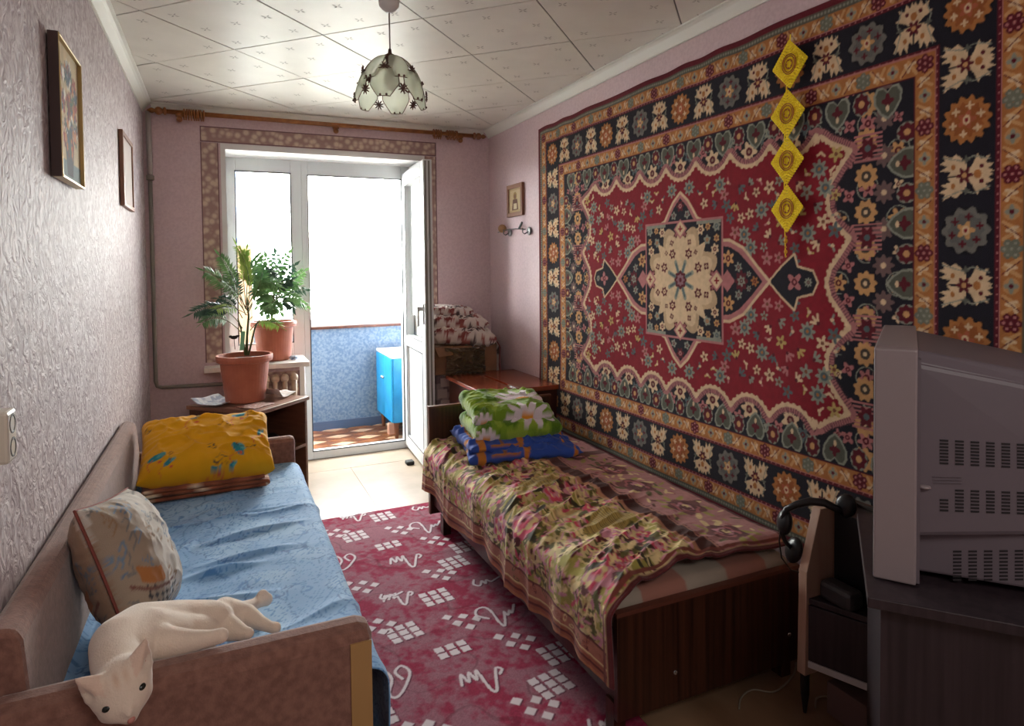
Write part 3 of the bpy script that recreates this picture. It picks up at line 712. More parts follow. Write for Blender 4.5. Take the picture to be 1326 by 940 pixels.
mat('runner_pile', (1, 1, 1), rough=.92, bump=.0015, bscale=500, attr='Col', spec=.15)
run_ = link_mesh('floor_runner', me, 'runner_pile', solid=.004)
tag(run_, 'crimson carpet runner with white squares and scribbles on the floor between the beds', 'carpet')

# ================================================================ SOFA (left)
mat('sofa_brown', srgb(120, 82, 70), srgb(142, 102, 88), 60, .9, .0012, 260, sheen=.3)
mat('yellow_tape', srgb(172, 134, 84), rough=.6); mat('black_plastic', srgb(22, 22, 25), rough=.35)
sofa = empty('sofa', (-.04, 2.3, 0), 'low brown upholstered sofa under the blue sheet along the left wall', 'sofa')
MB().box(-.36, .275, 1.44, 3.18, .07, .40).obj('base', 'sofa_brown', sofa, bevel=.01)
MB().box(-.345, .285, 1.445, 3.175, .40, .452).obj('seat', 'sofa_brown', sofa, bevel=.02)
b = MB().prism([(-.402, .10), (-.402, .715), (-.385, .73), (-.352, .722), (-.342, .70), (-.322, .44), (-.322, .10)], 1.79, 1, 1.42); b.obj('backrest', 'sofa_brown', sofa, bevel=.012)
na = MB().box(-.402, .283, 1.355, 1.44, .06, .614).obj('armrest', 'sofa_brown', sofa, bevel=.03)
b = MB().box(.232, .276, 1.351, 1.356, .08, .585); b.obj('edge_tape', 'yellow_tape', na)
MB().box(-.385, .309, 3.18, 3.245, .06, .585).obj('armrest', 'sofa_brown', sofa, bevel=.022)
for x, y in ((-.34, 1.40), (.24, 1.40), (-.34, 3.20), (.26, 3.20)): MB().lathe([(.02, 0), (.024, .065)], (x, y, 0), 12).obj('leg', 'black_plastic', sofa)

# blue sheet with paisley lines
W_, D_ = 1.02, 1.735; su = np.arange(0, W_ + .001, .0045); sv = np.arange(0, D_ + .001, .0055); U, V = np.meshgrid(su, sv, indexing='ij')
x = np.where(U < .62, -.338 + U, 0); r_ = .045; q = np.clip((U - .62) / r_, 0, PI / 2)
drop = np.clip(U - .62 - r_ * PI / 2, 0, None)
X = np.where(U < .62, x, .282 + r_ * np.sin(q)); Z0 = .468 - np.where(U > .62, r_ * (1 - np.cos(q)), 0) - drop; Yv = 1.443 + V
def ridge(u, v, p=5): return (1 - np.abs(2 * fbm(u, v, 3) - 1)) ** p
topm = sstep(.66, .58, U)
wr = .014 * ridge(U * 1.2 + .8 * V + 3, V * 3.0 - U * 1.8 + 1.0 * fbm(U * 2, V * 2, 1), 6) * sstep(.05, .3, U) + .003 * ridge(U * 3, V * 6 + 5, 4) + .004 * fbm(U * 4, V * 4, 1)
for (cx_, cy_, L_, h_, a_) in ((.20, .80, .22, .022, 1.3), (.42, .92, .30, .018, .25), (.40, .74, .22, .014, .15), (.33, .66, .16, .020, .1), (.12, 1.05, .18, .014, .3), (.45, 1.12, .28, .010, .12), (.30, .48, .25, .012, -.1)):
    du = (U - cx_) * math.cos(a_) + (V - cy_) * math.sin(a_); dv = -(U - cx_) * math.sin(a_) + (V - cy_) * math.cos(a_)
    wr = wr + h_ * np.exp(-(dv + .25 * du ** 2) ** 2 / .00022) * np.exp(-du ** 2 / (L_ * L_ * .25))
edge = sstep(0, .06, V) * sstep(D_, D_ - .06, V)
Z = Z0 + wr * (topm * .9 + .1) * (0.3 + .7 * edge); X = X + (1 - topm) * (.018 * np.sin(V * 17 + 2 * np.sin(V * 5)) * sstep(.7, 1.0, U) + wr * .5)
Z = np.where(U > .62, np.maximum(Z, .10 + .02 * np.sin(V * 9)), Z); Z = Z + .03 * sstep(.03, 0, U) 
n1 = fbm(U * 7, V * 7, 2); n2 = fbm(U * 16 + 3 * n1, V * 16 + 5 * n1, 2); n3 = fbm(U * 9 + 40, V * 9, 3)
l1 = np.abs(np.sin(n2 * 24)) < .20; l2 = np.abs(np.sin(n1 * 26)) < .10; l3 = np.abs(n3 - .5) < .007
base_c = np.array(srgb(126, 174, 220)); dk = np.array(srgb(80, 138, 200)); vd = np.array(srgb(70, 118, 180)); lt = np.array(srgb(150, 192, 228))
c = base_c + (lt - base_c) * sstep(.4, .7, n3)[..., None]; c[l1] = dk; c[l2] = dk * .9; c[l3] = vd
me = grid_mesh('blue_sheet', np.stack([X, Yv, Z], -1), c)
mat('sheet_cotton', (1, 1, 1), rough=.75, bump=.0008, bscale=500, attr='Col', spec=.35, sheen=.2)
sh = link_mesh('blue_sheet', me, 'sheet_cotton', solid=.003); tag(sh, 'light blue paisley sheet spread over the sofa seat, creased', 'sheet')

# ---- pillows
def pillow(name, w, d, h, M, paint, n=90, pin=.16, wr_=.01, seed=0, p=2.6, q_=.55, mt='cloth_attr', parent=None, sag=0):
    u = np.linspace(-1, 1, n); U, V = np.meshgrid(u, u, indexing='ij'); U = np.sign(U) * np.abs(U) ** .85; V = np.sign(V) * np.abs(V) ** .85
    prof = np.clip((1 - np.abs(U) ** p) * (1 - np.abs(V) ** p), 0, 1) ** q_
    inx = 1 - pin * (1 - V ** 2) * .5 * 1; iny = 1 - pin * (1 - U ** 2) * .5
    X = U * inx * w / 2; Y = V * iny * d / 2; bm = bmesh.new(); allv = []; cols = []
    Ps = []
    for s in (1, -1):
        nz = nz0 = (ridge(U * 2.2 + seed + s * 9, V * 2.2 + 3 * s, 5) - .3) * wr_ * 2 + (fbm(U * 5 + seed, V * 5, 2) - .5) * wr_
        rad = np.maximum(np.abs(U), np.abs(V)); pucker = np.sin(np.arctan2(V, U) * 26 + seed) * .35 * wr_ * sstep(.45, .95, rad)
        Zz = s * (prof * h / 2 + (nz + pucker) * sstep(0, .35, prof)) + sag * (U * U) ; P = np.stack([X, Y, Zz], -1).reshape(-1, 3); Ps.append(P); cols.append((paint[1].sample((X / w + .5) * paint[1].w, (Y + Zz + (d + h) / 2) / (d + h) * paint[1].h) if isinstance(paint, tuple) else (paint(((X + np.sign(X) * (h / 2 - np.minimum(np.abs(Zz), h / 2))) / (w + h) * 2), ((Y + np.sign(Y) * (h / 2 - np.minimum(np.abs(Zz), h / 2))) / (d + h) * 2), s) if name == 'printed_cushion' else paint(U, V, s))).reshape(-1, 3))
    me = bpy.data.meshes.new(name); P = np.concatenate(Ps); idx = np.arange(n * n).reshape(n, n)
    f = np.stack([idx[:-1, :-1], idx[1:, :-1], idx[1:, 1:], idx[:-1, 1:]], -1).reshape(-1, 4); f2 = f[:, ::-1] + n * n
    me.from_pydata([tuple(M @ Vector(a)) for a in P], [], [tuple(a) for a in np.concatenate([f, f2])]); set_colors(me, np.concatenate(cols))
    bm.from_mesh(me); bmesh.ops.remove_doubles(bm, verts=bm.verts, dist=.0006); bm.to_mesh(me); bm.free()
    return link_mesh(name, me, mt, parent, smooth=True)
mat('cloth_attr', (1, 1, 1), rough=.8, bump=.0006, bscale=600, attr='Col', spec=.25, sheen=.15)
mat('fleece_attr', (1, 1, 1), rough=1, bump=.003, bscale=180, attr='Col', spec=.05, sheen=.5)
def canvas_paint(C, w, d):
    return lambda U, V, s: C.sample((U + 1) * w / 2, (V + 1) * d / 2)
C = Cv(1, 1, .004, srgb(228, 166, 14)); R = random.Random(2)
TQ = srgb(40, 140, 150); BL = srgb(60, 60, 60); CO = srgb(214, 96, 60)
for (x, y, a, s) in ((.66, .24, 1.1, 1.1), (.56, .22, 2.2, 1.0), (.72, .42, 2.0, 1.5), (.14, .42, .6, 1.4), (.22, .36, .9, 1.0), (.75, .85, .1, 1), (.40, .85, .2, .5), (.9, .6, 1.4, .8)):
    C.ell(x, y, .055 * s, .02 * s, TQ, rot=a); C.ell(x + .03, y + .02, .03 * s, .012 * s, srgb(90, 170, 170), rot=a)
    C.line([(x - .03 * math.cos(a), y - .03 * math.sin(a)), (x - .07, y - .08), (x - .05, y - .14)], .006, CO)
    C.ell(x + .02, y - .05, .018, .012, CO, rot=a)
for k in range(12):
    x, y = R.random(), R.random(); p = [(x, y)]
    for j in range(9): x += R.uniform(-.03, .04); y += R.uniform(-.035, .035); p.append((x, y))
    C.line(p, .005, BL if k % 2 else srgb(150, 90, 40))
M_ = T(-.062, 2.975, .628, math.radians(24), math.radians(1), math.radians(2))
o = pillow('yellow_pillow', .50, .36, .175, M_, (0, C), wr_=.009, seed=4, pin=.08, p=4, q_=.42); tag(o, 'yellow pillow with turquoise leaf print on the folded brown blanket', 'pillow')
# folded brown blanket under the yellow pillow
def folded(name, cx, cy, z0, w, d, layers, th, col, label, cat, rz=0, mt='cloth_attr', wob=.008, droop=0.0, group=None):
    """folded cloth: stacked layers joined by a rounded fold, one mesh"""
    ctr = []; n = 14
    for L in range(layers):
        xs_ = np.linspace(-w / 2, w / 2, n) if L % 2 == 0 else np.linspace(w / 2, -w / 2, n)
        ctr += [(x, th * (L + .5)) for x in xs_]
        if L < layers - 1:
            s = 1 if L % 2 == 0 else -1
            for a in (-50, 0, 50): ctr.append((s * (w / 2 + th * .5 * math.cos(math.radians(a))), th * (L + 1) + th * .5 * math.sin(math.radians(a))))
    ctr = np.array(ctr); m_ = 40; v = np.linspace(-d / 2, d / 2, m_); P = np.zeros((len(ctr), m_, 3)); Cc = np.zeros_like(P); ca, sa = math.cos(rz), math.sin(rz)
    for i, (a, z) in enumerate(ctr):
        xx = a * (1 + .03 * np.sin(v * 14 + z * 60)) + wob * np.sin(v * 22 + i * .3); yy = v * (1 + .04 * math.sin(z * 70)); zz = z0 + z * (1 + 0) + wob * .8 * (fbm(np.full(m_, a * 7 + z * 50), v * 7, 2) - .5) * 2 * (z > th * .6) - droop * (a / w * 2) ** 2
        P[i, :, 0] = cx + xx * ca - yy * sa; P[i, :, 1] = cy + xx * sa + yy * ca; P[i, :, 2] = zz
        Cc[i] = col(a * np.ones(m_), v, z)
    me = grid_mesh(name, P, Cc); o = link_mesh(name, me, mt, solid=th * .8); o.modifiers['solid'].offset = 0; tag(o, label, cat, group); return o
def brownc(a, v, z):
    k = (np.sin(a * 60) > .2)[:, None]; c = np.where(k, np.array(srgb(150, 88, 60)), np.array(srgb(122, 66, 44)))
    sp = (vnoise(a * 55 + z * 500, v * 40) > .80)[:, None]; c = np.where(sp, np.array(srgb(214, 190, 160)), c); return c * (1.0 if z < .03 else 1.1)
folded('folded_brown_blanket', -.07, 2.985, .482, .44, .34, 3, .016, brownc, 'folded brown and cream blanket beneath the yellow pillow', 'blanket', .05)

# grey beige printed cushion leaning on the backrest
C = Cv(1, 1, .004, srgb(196, 188, 178)); R = random.Random(9)
yy, xx = np.mgrid[0:C.ny, 0:C.nx]; C.a *= (.82 + .36 * fbm(xx * .06, yy * .06, 3))[..., None]
C.poly([(0, 0), (.30, 0), (.42, 1), (.10, 1), (0, .8)], srgb(158, 140, 122))
for k in range(26): C.ell(.20 + .05 * (k % 8) + .01 * R.random(), .16 + .05 * (k // 8) + .01 * R.random(), .016, .016, srgb(56, 56, 60), lobes=4, amp=.3)
for k in range(85):
    x, y = R.uniform(.04, .96), R.uniform(.04, .96); c = R.choice([srgb(110, 134, 156), srgb(120, 118, 116), srgb(150, 120, 90), srgb(96, 120, 146)])
    t = R.random()
    if t < .5: C.ell(x, y, .042, .026, c, rot=R.random() * 3, lobes=5, amp=.3, ring=.35)
    else: C.line([(x, y), (x + .05, y + .02), (x + .04, y + .06), (x, y + .05)], .012, c)
C.rect(.18, .36, .34, .42, srgb(170, 110, 60)); C.rect(.1, .5, .3, .32, srgb(120, 80, 70))
CC = C
def cush(U, V, s):
    c = CC.sample((U + 1) / 2, (V + 1) / 2); return c if s > 0 else c * np.array([.95, .78, .7])
nrm = Vector((.86, -.10, .34)).normalized(); up = Vector((-.30, .22, .9)); up = (up - nrm * up.dot(nrm)).normalized(); sd = up.cross(nrm)
M_ = Matrix(((sd.x, up.x, nrm.x, -.228), (sd.y, up.y, nrm.y, 1.90), (sd.z, up.z, nrm.z, .632), (0, 0, 0, 1)))
CU = pillow('printed_cushion', .35, .34, .175, M_, cush, wr_=.003, seed=8, pin=.10, p=3); tag(CU, 'small beige grey printed cushion leaning on the sofa backrest', 'cushion')
# piping seam
b = MB(); pts = []
for k in range(81):
    t = k / 80 * 4; e = int(t) % 4; f = t - int(t); f = f * 2 - 1
    U_, V_ = [(f, -1), (1, f), (-f, 1), (-1, -f)][e]
    pts.append(M_ @ Vector((U_ * (1 - .05 * (1 - V_ * V_)) * .18, V_ * (1 - .05 * (1 - U_ * U_)) * .17, 0)))
b.tube([tuple(p) for p in pts], .0035, 6); mat('piping_red', srgb(126, 62, 52), rough=.8); b.obj('piping', 'piping_red', CU)

# ================================================================ CAT
cat = None
def PT(px, py, Y): return Vector(onY(px, py, Y))
b = MB()
def cone(p, q, r0, r1, n=7):
    for i in range(n + 1):
        t = i / n; b.ball(tuple(p.lerp(q, t)), r0 + (r1 - r0) * t, 14, 10)
def chain(pts):
    for (p, r0), (q, r1) in zip(pts[:-1], pts[1:]): cone(p, q, r0, r1, max(3, int((p - q).length / .008)))
HC = PT(157, 887, 1.33)
chain([(PT(302, 803, 1.66), .034), (PT(268, 806, 1.645), .049), (PT(225, 810, 1.61), .053), (PT(182, 820, 1.545), .060), (PT(154, 834, 1.47), .053), (PT(150, 853, 1.41), .044), (HC, .040)])
chain([(PT(262, 822, 1.58), .040), (PT(230, 826, 1.56), .048), (PT(190, 825, 1.51), .056), (PT(165, 845, 1.44), .045)])       # belly side
b.ball(tuple(PT(275, 806, 1.62)), (.048, .05, .045), 14, 10)
# head: axes. crown towards upper left of picture and towards the camera, nose down right
EZ = (HC - Vector(CAM)).normalized(); EX = Vector(RM[:, 0]); EX = (EX - EZ * EX.dot(EZ)).normalized(); EY = EZ.cross(EX)
if EY.z > 0: EY = -EY
fw = ((EX * .50 + EY * .86) * .88 - EZ * .47).normalized(); lat = (EX * -.82 + EY * .57).normalized(); crown = lat.cross(fw).normalized()
if crown.dot(Vector(CAM) - HC) < 0: crown = -crown
HM = Matrix(((lat.x, fw.x, crown.x, HC.x), (lat.y, fw.y, crown.y, HC.y), (lat.z, fw.z, crown.z, HC.z), (0, 0, 0, 1))) @ Matrix.Scale(1.10, 4)
b.ball((0, 0, 0), (.047, .045, .040), 20, 14, HM); b.ball((0, .020, -.004), (.040, .034, .032), 18, 12, HM)
b.ball((.021, .022, -.010), (.021, .02, .018), 12, 9, HM); b.ball((-.021, .022, -.010), (.021, .02, .018), 12, 9, HM)
b.ball((0, .044, -.006), (.019, .017, .015), 14, 10, HM); b.ball((0, .036, .008), (.011, .026, .012), 12, 8, HM); b.ball((0, .050, -.016), (.012, .010, .010), 12, 8, HM)
def ear(s):
    """one pointed ear as a thin curved shell"""
    base = [(s * .012, -.006, .030), (s * .028, .006, .028), (s * .044, -.002, .010), (s * .032, -.018, .022)]
    tip = (s * .052, -.022, .054)
    n = 7
    for i in range(n + 1):
        t = i / n
        ring = [Vector(p).lerp(Vector(tip), t) for p in base]
        for k in range(4):
            if k == 1 : continue
            a, c_ = ring[k], ring[(k + 1) % 4]
            for j in range(5):
                p = a.lerp(c_, j / 4); rr = .0055 * (1 - t) + .0028; b.ball(tuple(p), rr, 8, 6, HM)
ear(1); ear(-1)
# fore leg along the arm rest, second fore leg hanging beside the head, hind legs on the sheet
chain([(PT(186, 830, 1.49), .042), (PT(215, 833, 1.46), .033), (PT(245, 831, 1.44), .023), (PT(274, 826, 1.42), .0155), (PT(286, 823, 1.415), .016)])
chain([(PT(288, 798, 1.67), .040), (PT(318, 798, 1.66), .028), (PT(336, 806, 1.625), .017), (PT(350, 812, 1.60), .013), (PT(357, 813, 1.59), .014)])
chain([(PT(290, 792, 1.70), .034), (PT(312, 790, 1.74), .021), (PT(330, 782, 1.79), .015), (PT(338, 777, 1.80), .017), (PT(345, 776, 1.80), .017)])
b.ball(tuple(PT(340, 768, 1.80)), (.014, .012, .010), 10, 8); b.ball(tuple(PT(346, 780, 1.80)), (.010, .012, .010), 10, 8)
chain([(PT(292, 812, 1.60), .030), (PT(315, 820, 1.56), .016), (PT(322, 820, 1.55), .013)])
me = b.mesh('cat'); cat = link_mesh('cat', me, None)
r = cat.modifiers.new('remesh', 'REMESH'); r.mode = 'VOXEL'; r.voxel_size = .0036; r.use_smooth_shade = True
s = cat.modifiers.new('smooth', 'SMOOTH'); s.iterations = 14; s.factor = .5
realize(cat); me = cat.data
vv = np.empty(len(me.vertices) * 3); me.vertices.foreach_get('co', vv); vv = vv.reshape(-1, 3)
HI = np.array(HM.inverted()); loc = vv @ HI[:3, :3].T + HI[:3, 3]
col = np.tile(np.array(srgb(226, 208, 190)), (len(vv), 1)); gin = srgb(190, 140, 100)
n_ = fbm(vv[:, 0] * 30, vv[:, 1] * 30 + vv[:, 2] * 20, 3)[:, None]; col = col * (.92 + .16 * n_)
hd = (np.abs(loc[:, 0]) < .055) & (loc[:, 1] > -.035) & (loc[:, 2] > -.03) & (loc[:, 1] < .07)
mk = sstep(.022, .0, np.abs(loc[:, 1] - .008)) * sstep(.03, .0, np.abs(loc[:, 0])) * hd; mk = mk * (.5 + .5 * np.sin(loc[:, 0] * 420)); col += (np.array(gin) - col) * (mk * .5)[:, None]
er = (np.abs(loc[:, 0]) > .022) & (np.abs(loc[:, 0]) < .062) & (loc[:, 2] > .030) & (loc[:, 1] < .02) & (loc[:, 1] > -.04) & (loc[:, 2] < .08); col[er] = col[er] * .75 + np.array(srgb(206, 140, 116)) * .25
set_colors(me, col); mat('cat_fur', (1, 1, 1), rough=.9, bump=.0010, bscale=300, attr='Col', spec=.12, sheen=.5, stretch=(1, .6, 1)); me.materials.clear(); me.materials.append(MATS['cat_fur'])
tag(cat, 'cream white cat draped head first over the near sofa armrest', 'cat')
mat('eye_dark', srgb(30, 34, 30), rough=.1); mat('ear_pink', srgb(196, 132, 116), rough=.8); mat('nose_pink', srgb(190, 128, 116), rough=.5)
for s_ in (1, -1): MB().ball((s_ * .0235, .030, .0155), (.0085, .006, .0055), 14, 10, HM).obj('eye', 'eye_dark', cat, smooth=True)
MB().ball((0, .0605, -.003), (.006, .0045, .005), 12, 8, HM).obj('nose', 'nose_pink', cat, smooth=True)
for s_ in (1, -1):
    b = MB(); q = [(s_ * .022, .001, .035), (s_ * .040, .002, .021), (s_ * .047, -.013, .044)]; b.add([Vector(p) for p in q] + [Vector(p) + Vector((0, -.003, 0)) for p in q], [(0, 1, 2), (5, 4, 3), (0, 3, 4, 1), (1, 4, 5, 2), (2, 5, 3, 0)], HM); b.obj('inner_ear', 'ear_pink', cat)

# ================================================================ WALL THINGS ON THE LEFT
mat('gold_frame', srgb(176, 150, 96), rough=.35, metal=.5); mat('frame_dark', srgb(58, 34, 30), rough=.5); mat('frame_brown', srgb(128, 84, 58), rough=.45)
C = Cv(.40, .36, .0022, srgb(190, 168, 126)); R = random.Random(4); yy, xx = np.mgrid[0:C.ny, 0:C.nx]; C.a *= (.8 + .4 * fbm(xx * .04, yy * .04, 3))[..., None]
C.rect(0, .40, 0, .05, srgb(110, 128, 128)); C.poly([(.15, .01), (.25, .01), (.28, .10), (.24, .14), (.16, .14), (.12, .10)], srgb(70, 66, 76))
for k in range(150):
    a = R.random() * 6.28; r_ = R.random() ** .6; x = .20 + .17 * r_ * math.cos(a); y = .20 + .13 * r_ * math.sin(a)
    C.ell(x, y, R.uniform(.010, .022), R.uniform(.009, .018), R.choice([srgb(150, 44, 40), srgb(120, 30, 36), srgb(226, 218, 206), srgb(70, 90, 80), srgb(60, 74, 90), srgb(196, 120, 70), srgb(62, 92, 66)]), lobes=5, amp=.25, rot=a)
for k in range(14): a = PI / 2 + R.uniform(-.9, .9); C.line([(.2, .26), (.2 + .10 * math.cos(a), .26 + .07 * math.sin(a))], .006, srgb(60, 74, 90))
def wall_picture(name, X, sx, y0, y1, z0, z1, fw_, dep, fm, side_m, canvas, label, bow=0):
    r_ = empty(name, (X, (y0 + y1) / 2, (z0 + z1) / 2), label, 'picture')
    b = MB(); x0, x1 = sorted((X, X + sx * dep))
    b.box(x0, x1, y0, y0 + fw_, z0, z1); b.box(x0, x1, y1 - fw_, y1, z0, z1); b.box(x0, x1, y0 + fw_, y1 - fw_, z0, z0 + fw_); b.box(x0, x1, y0 + fw_, y1 - fw_, z1 - fw_, z1)
    b.obj('frame', fm, r_, bevel=.002)
    xi = X + sx * dep * .6; ny, nz = 120, 110; yv = np.linspace(y0 + fw_, y1 - fw_, ny); zv = np.linspace(z0 + fw_, z1 - fw_, nz); Y_, Z_ = np.meshgrid(yv, zv, indexing='ij')
    tu = (Y_ - y0 - fw_) / (y1 - y0 - 2 * fw_); tu = 1 - tu if sx < 0 else tu
    cc = canvas.sample(tu * canvas.w, (Z_ - z0 - fw_) / (z1 - z0 - 2 * fw_) * canvas.h)
    P = np.stack([np.full_like(Y_, xi), Y_, Z_], -1); P = P if sx > 0 else P[::-1]; cc = cc if sx > 0 else cc[::-1]
    o = link_mesh('canvas', grid_mesh('canvas', P, cc), 'cloth_attr', r_)
    if name == 'flower_painting': MB().box(X, X + dep - .002, y0 - .003, y0 - .0002, z0, z1).obj('frame_side', 'frame_dark', r_)
    MB().box(min(X + sx * .001, xi - sx * .001), max(X + sx * .001, xi - sx * .001), y0 + .003, y1 - .003, z0 + .003, z1 - .003).obj('backing', side_m, r_)
    return r_
wall_picture('flower_painting', XL + .005, 1, 2.075, 2.385, 1.628, 2.012, .007, .026, 'gold_frame', 'frame_dark', C, 'painting of a flower bouquet in a thin gilt frame, left wall')
C2 = Cv(.3, .3, .01, srgb(196, 184, 178))
wall_picture('small_wall_picture', XL + .002, 1, 3.42, 3.80, 1.675, 2.02, .020, .018, 'frame_brown', 'frame_dark', C2, 'narrow brown frame with blank pale picture, farther along left wall')
mat('socket_white', srgb(214, 206, 190), rough=.35); mat('socket_side', srgb(120, 104, 98), rough=.5)
so_ = empty('double_socket', (XL, 1.53, 1.06), 'white surface-mounted double socket on the left wall above the sofa back', 'socket')
MB().box(XL, XL + .045, 1.455, 1.512, 1.018, 1.115).obj('housing', 'socket_white', so_, bevel=.006)
mat('socket_dark', srgb(90, 86, 78), rough=.5)
for z in (1.045, 1.089):
    MB().lathe([(.0185, 0), (.0185, .0015), (.015, .0015), (.014, .0004)], (0, 0, 0), 20, T(XL + .0445, 1.484, z, 0, PI / 2, 0)).obj('outlet', 'socket_dark', so_)

# heating pipe and radiator
mat('pipe_paint', srgb(176, 168, 164), rough=.4); mat('pipe_grey', srgb(132, 126, 118), rough=.45)
pp = empty('heating_pipe', (-.353, 4.46, .65), 'painted heating pipe running down the far left corner and along to the radiator', 'pipe')
MB().tube([(-.372, 4.498, 2.345), (-.370, 4.498, 1.955)], .015, 12).obj('upper_pipe', 'pipe_paint', pp, smooth=True)
MB().lathe([(.014, 0), (.022, .004), (.022, .03), (.014, .034)], (-.370, 4.496, 1.925), 12).obj('coupling', 'pipe_grey', pp)
MB().tube([(-.370, 4.495, 1.94), (-.370, 4.495, 1.2), (-.370, 4.495, .70), (-.362, 4.495, .668), (-.335, 4.494, .658), (0, 4.49, .652), (.19, 4.46, .648)], .012, 10).obj('lower_pipe', 'pipe_grey', pp, smooth=True)
mat('radiator_paint', srgb(196, 178, 156), rough=.45)
ra = empty('radiator', (.33, 4.45, .1), 'cream cast-iron radiator under the windowsill behind the side cabinet', 'radiator')
for k in range(5):
    x = .20 + .058 * k; b = MB()
    for yy_ in (4.425, 4.475): b.tube([(x, yy_, .14), (x, yy_, .66)], .015, 8)
    b.ball((x, 4.45, .665), (.027, .045, .03), 12, 8); b.ball((x, 4.45, .14), (.027, .045, .03), 12, 8); b.obj('section', 'radiator_paint', ra, smooth=True)

# ================================================================ SIDE CABINET WITH PLANTS
mat('cab_brown', srgb(96, 62, 48), srgb(116, 78, 60), 5, .4, stretch=(1, 1, 8)); mat('cab_dark', srgb(50, 34, 28), rough=.6); mat('cab_top', srgb(128, 92, 78), rough=.35)
A_, B_, C_ = Vector((-.175, 4.129, 0)), Vector((.18, 3.789, 0)), Vector((.42, 4.13, 0)); D_ = A_ + C_ - B_
e1 = (B_ - A_); e2 = (C_ - B_); w1_, w2_ = e1.length, e2.length; e1.normalize(); e2 = Vector((-e1.y, e1.x, 0)); ctb = (A_ + C_) / 2
sc = empty('side_cabinet', (ctb.x, ctb.y, 0), 'low brown cabinet with open shelf turned to the window corner, holding the potted palm', 'cabinet')
def MF(o, a, b_): return Matrix(((a.x, b_.x, 0, o.x), (a.y, b_.y, 0, o.y), (0, 0, 1, 0), (0, 0, 0, 1)))
MQ = MF(A_, e1, e2)
MB().box(-.012, w1_ + .012, -.012, w2_ + .012, .578, .60, MQ).obj('top', 'cab_top', sc, bevel=.003)
MB().box(0, w1_, 0, .018, .03, .577, MQ).obj('side_panel', 'cab_brown', sc); MB().box(0, w1_, w2_ - .018, w2_, .03, .577, MQ).obj('side_panel', 'cab_brown', sc)
MB().box(0, .012, .018, w2_ - .018, .03, .577, MQ).obj('back_panel', 'cab_dark', sc)
MB().box(.012, w1_, .018, w2_ - .018, .30, .316, MQ).obj('shelf', 'cab_brown', sc); MB().box(.012, w1_, .018, w2_ - .018, .03, .05, MQ).obj('bottom_board', 'cab_brown', sc)
mat('yellow_bag', srgb(196, 158, 20), rough=.4)
o = MB().ball((w1_ - .14, .12, .316 + .085), (.055, .05, .085), 16, 12, MQ).obj('yellow_packet', 'yellow_bag', smooth=True); tag(o, 'yellow packet on the open shelf of the low cabinet', 'packet')
o = MB().ball((w1_ - .10, .22, .316 + .05), (.05, .045, .05), 16, 12, MQ).obj('dark_bag', 'black_plastic', smooth=True); tag(o, 'black bag beside the yellow packet in the cabinet', 'bag')
# things on the cabinet
mat('newsprint', srgb(206, 208, 212), srgb(150, 158, 178), 22, .7, detail=2, contrast=(.46, .56)); mat('white_cloth', srgb(226, 224, 222), srgb(200, 198, 198), 30, .8, .003, 60)
def sheet(name, cx, cy, z, w, d, rz, mt, label, catg, lift=.02, seed=0):
    u, v = np.meshgrid(np.linspace(-w / 2, w / 2, 24), np.linspace(-d / 2, d / 2, 24), indexing='ij'); zz = z + lift * (fbm(u * 9 + seed, v * 9, 2)) ** 2 + lift * .8 * sstep(-w / 2 + .05, -w / 2, u)
    ca, sa = math.cos(rz), math.sin(rz); me = grid_mesh(name, np.stack([cx + u * ca - v * sa, cy + u * sa + v * ca, zz], -1)); o = link_mesh(name, me, mt, solid=.003); tag(o, label, catg); return o
sheet('newspaper', -.03, 4.10, .606, .17, .22, -.7, 'newsprint', 'folded newspaper hanging over the cabinet edge left of the palm pot', 'newspaper', .03, 1)
sheet('white_napkin', .30, 4.16, .606, .15, .17, .7, 'white_cloth', 'crumpled white napkin on the cabinet right of the palm pot', 'napkin', .06, 5)
mat('doily', srgb(190, 170, 165), srgb(150, 110, 100), 60, .6, contrast=(.45, .5)); sheet('printed_doily', .17, 3.93, .603, .17, .12, .8, 'doily', 'thin printed paper doily at the near corner of the cabinet', 'doily', .004, 8)
mat('terracotta', srgb(172, 98, 74), srgb(184, 110, 86), 12, .45, .0003, 40); mat('soil', srgb(40, 30, 24), srgb(62, 48, 38), 60, .95, .006, 60)
mat('leaf_green', srgb(66, 104, 62), srgb(108, 144, 88), 9, .4, spec=.5); mat('leaf_bright', srgb(112, 146, 62), srgb(150, 180, 84), 9, .4); mat('leaf_deep', srgb(36, 62, 50), srgb(66, 94, 74), 9, .35); mat('stem_green', srgb(84, 96, 56), rough=.6)
for k_ in ('leaf_green', 'leaf_bright', 'leaf_deep'):
    nt = MATS[k_].node_tree; pb = nt.nodes['Principled BSDF']; tl = nt.nodes.new('ShaderNodeBsdfTranslucent'); mx = nt.nodes.new('ShaderNodeMixShader'); mx.inputs[0].default_value = .22
    nt.links.new(pb.inputs['Base Color'].links[0].from_socket, tl.inputs[0]); nt.links.new(pb.outputs[0], mx.inputs[1]); nt.links.new(tl.outputs[0], mx.inputs[2]); nt.links.new(mx.outputs[0], nt.nodes['Material Output'].inputs['Surface'])
def pot(r_, c, rt, rb, h):
    MB().lathe([(rb * .93, 0), (rb, .006), (rt * .86, h * .84), (rt * .92, h * .85), (rt * .98, h * .87), (rt, h * .93), (rt * .99, h), (rt * .90, h), (rt * .88, h * .9), (rt * .80, h * .7)], c, 40).obj('pot', 'terracotta', r_, smooth=False)
    o = MB().lathe([(0.001, h * .90), (rt * .5, h * .905), (rt * .89, h * .895)], c, 32, cap=False).obj('soil', 'soil', r_)
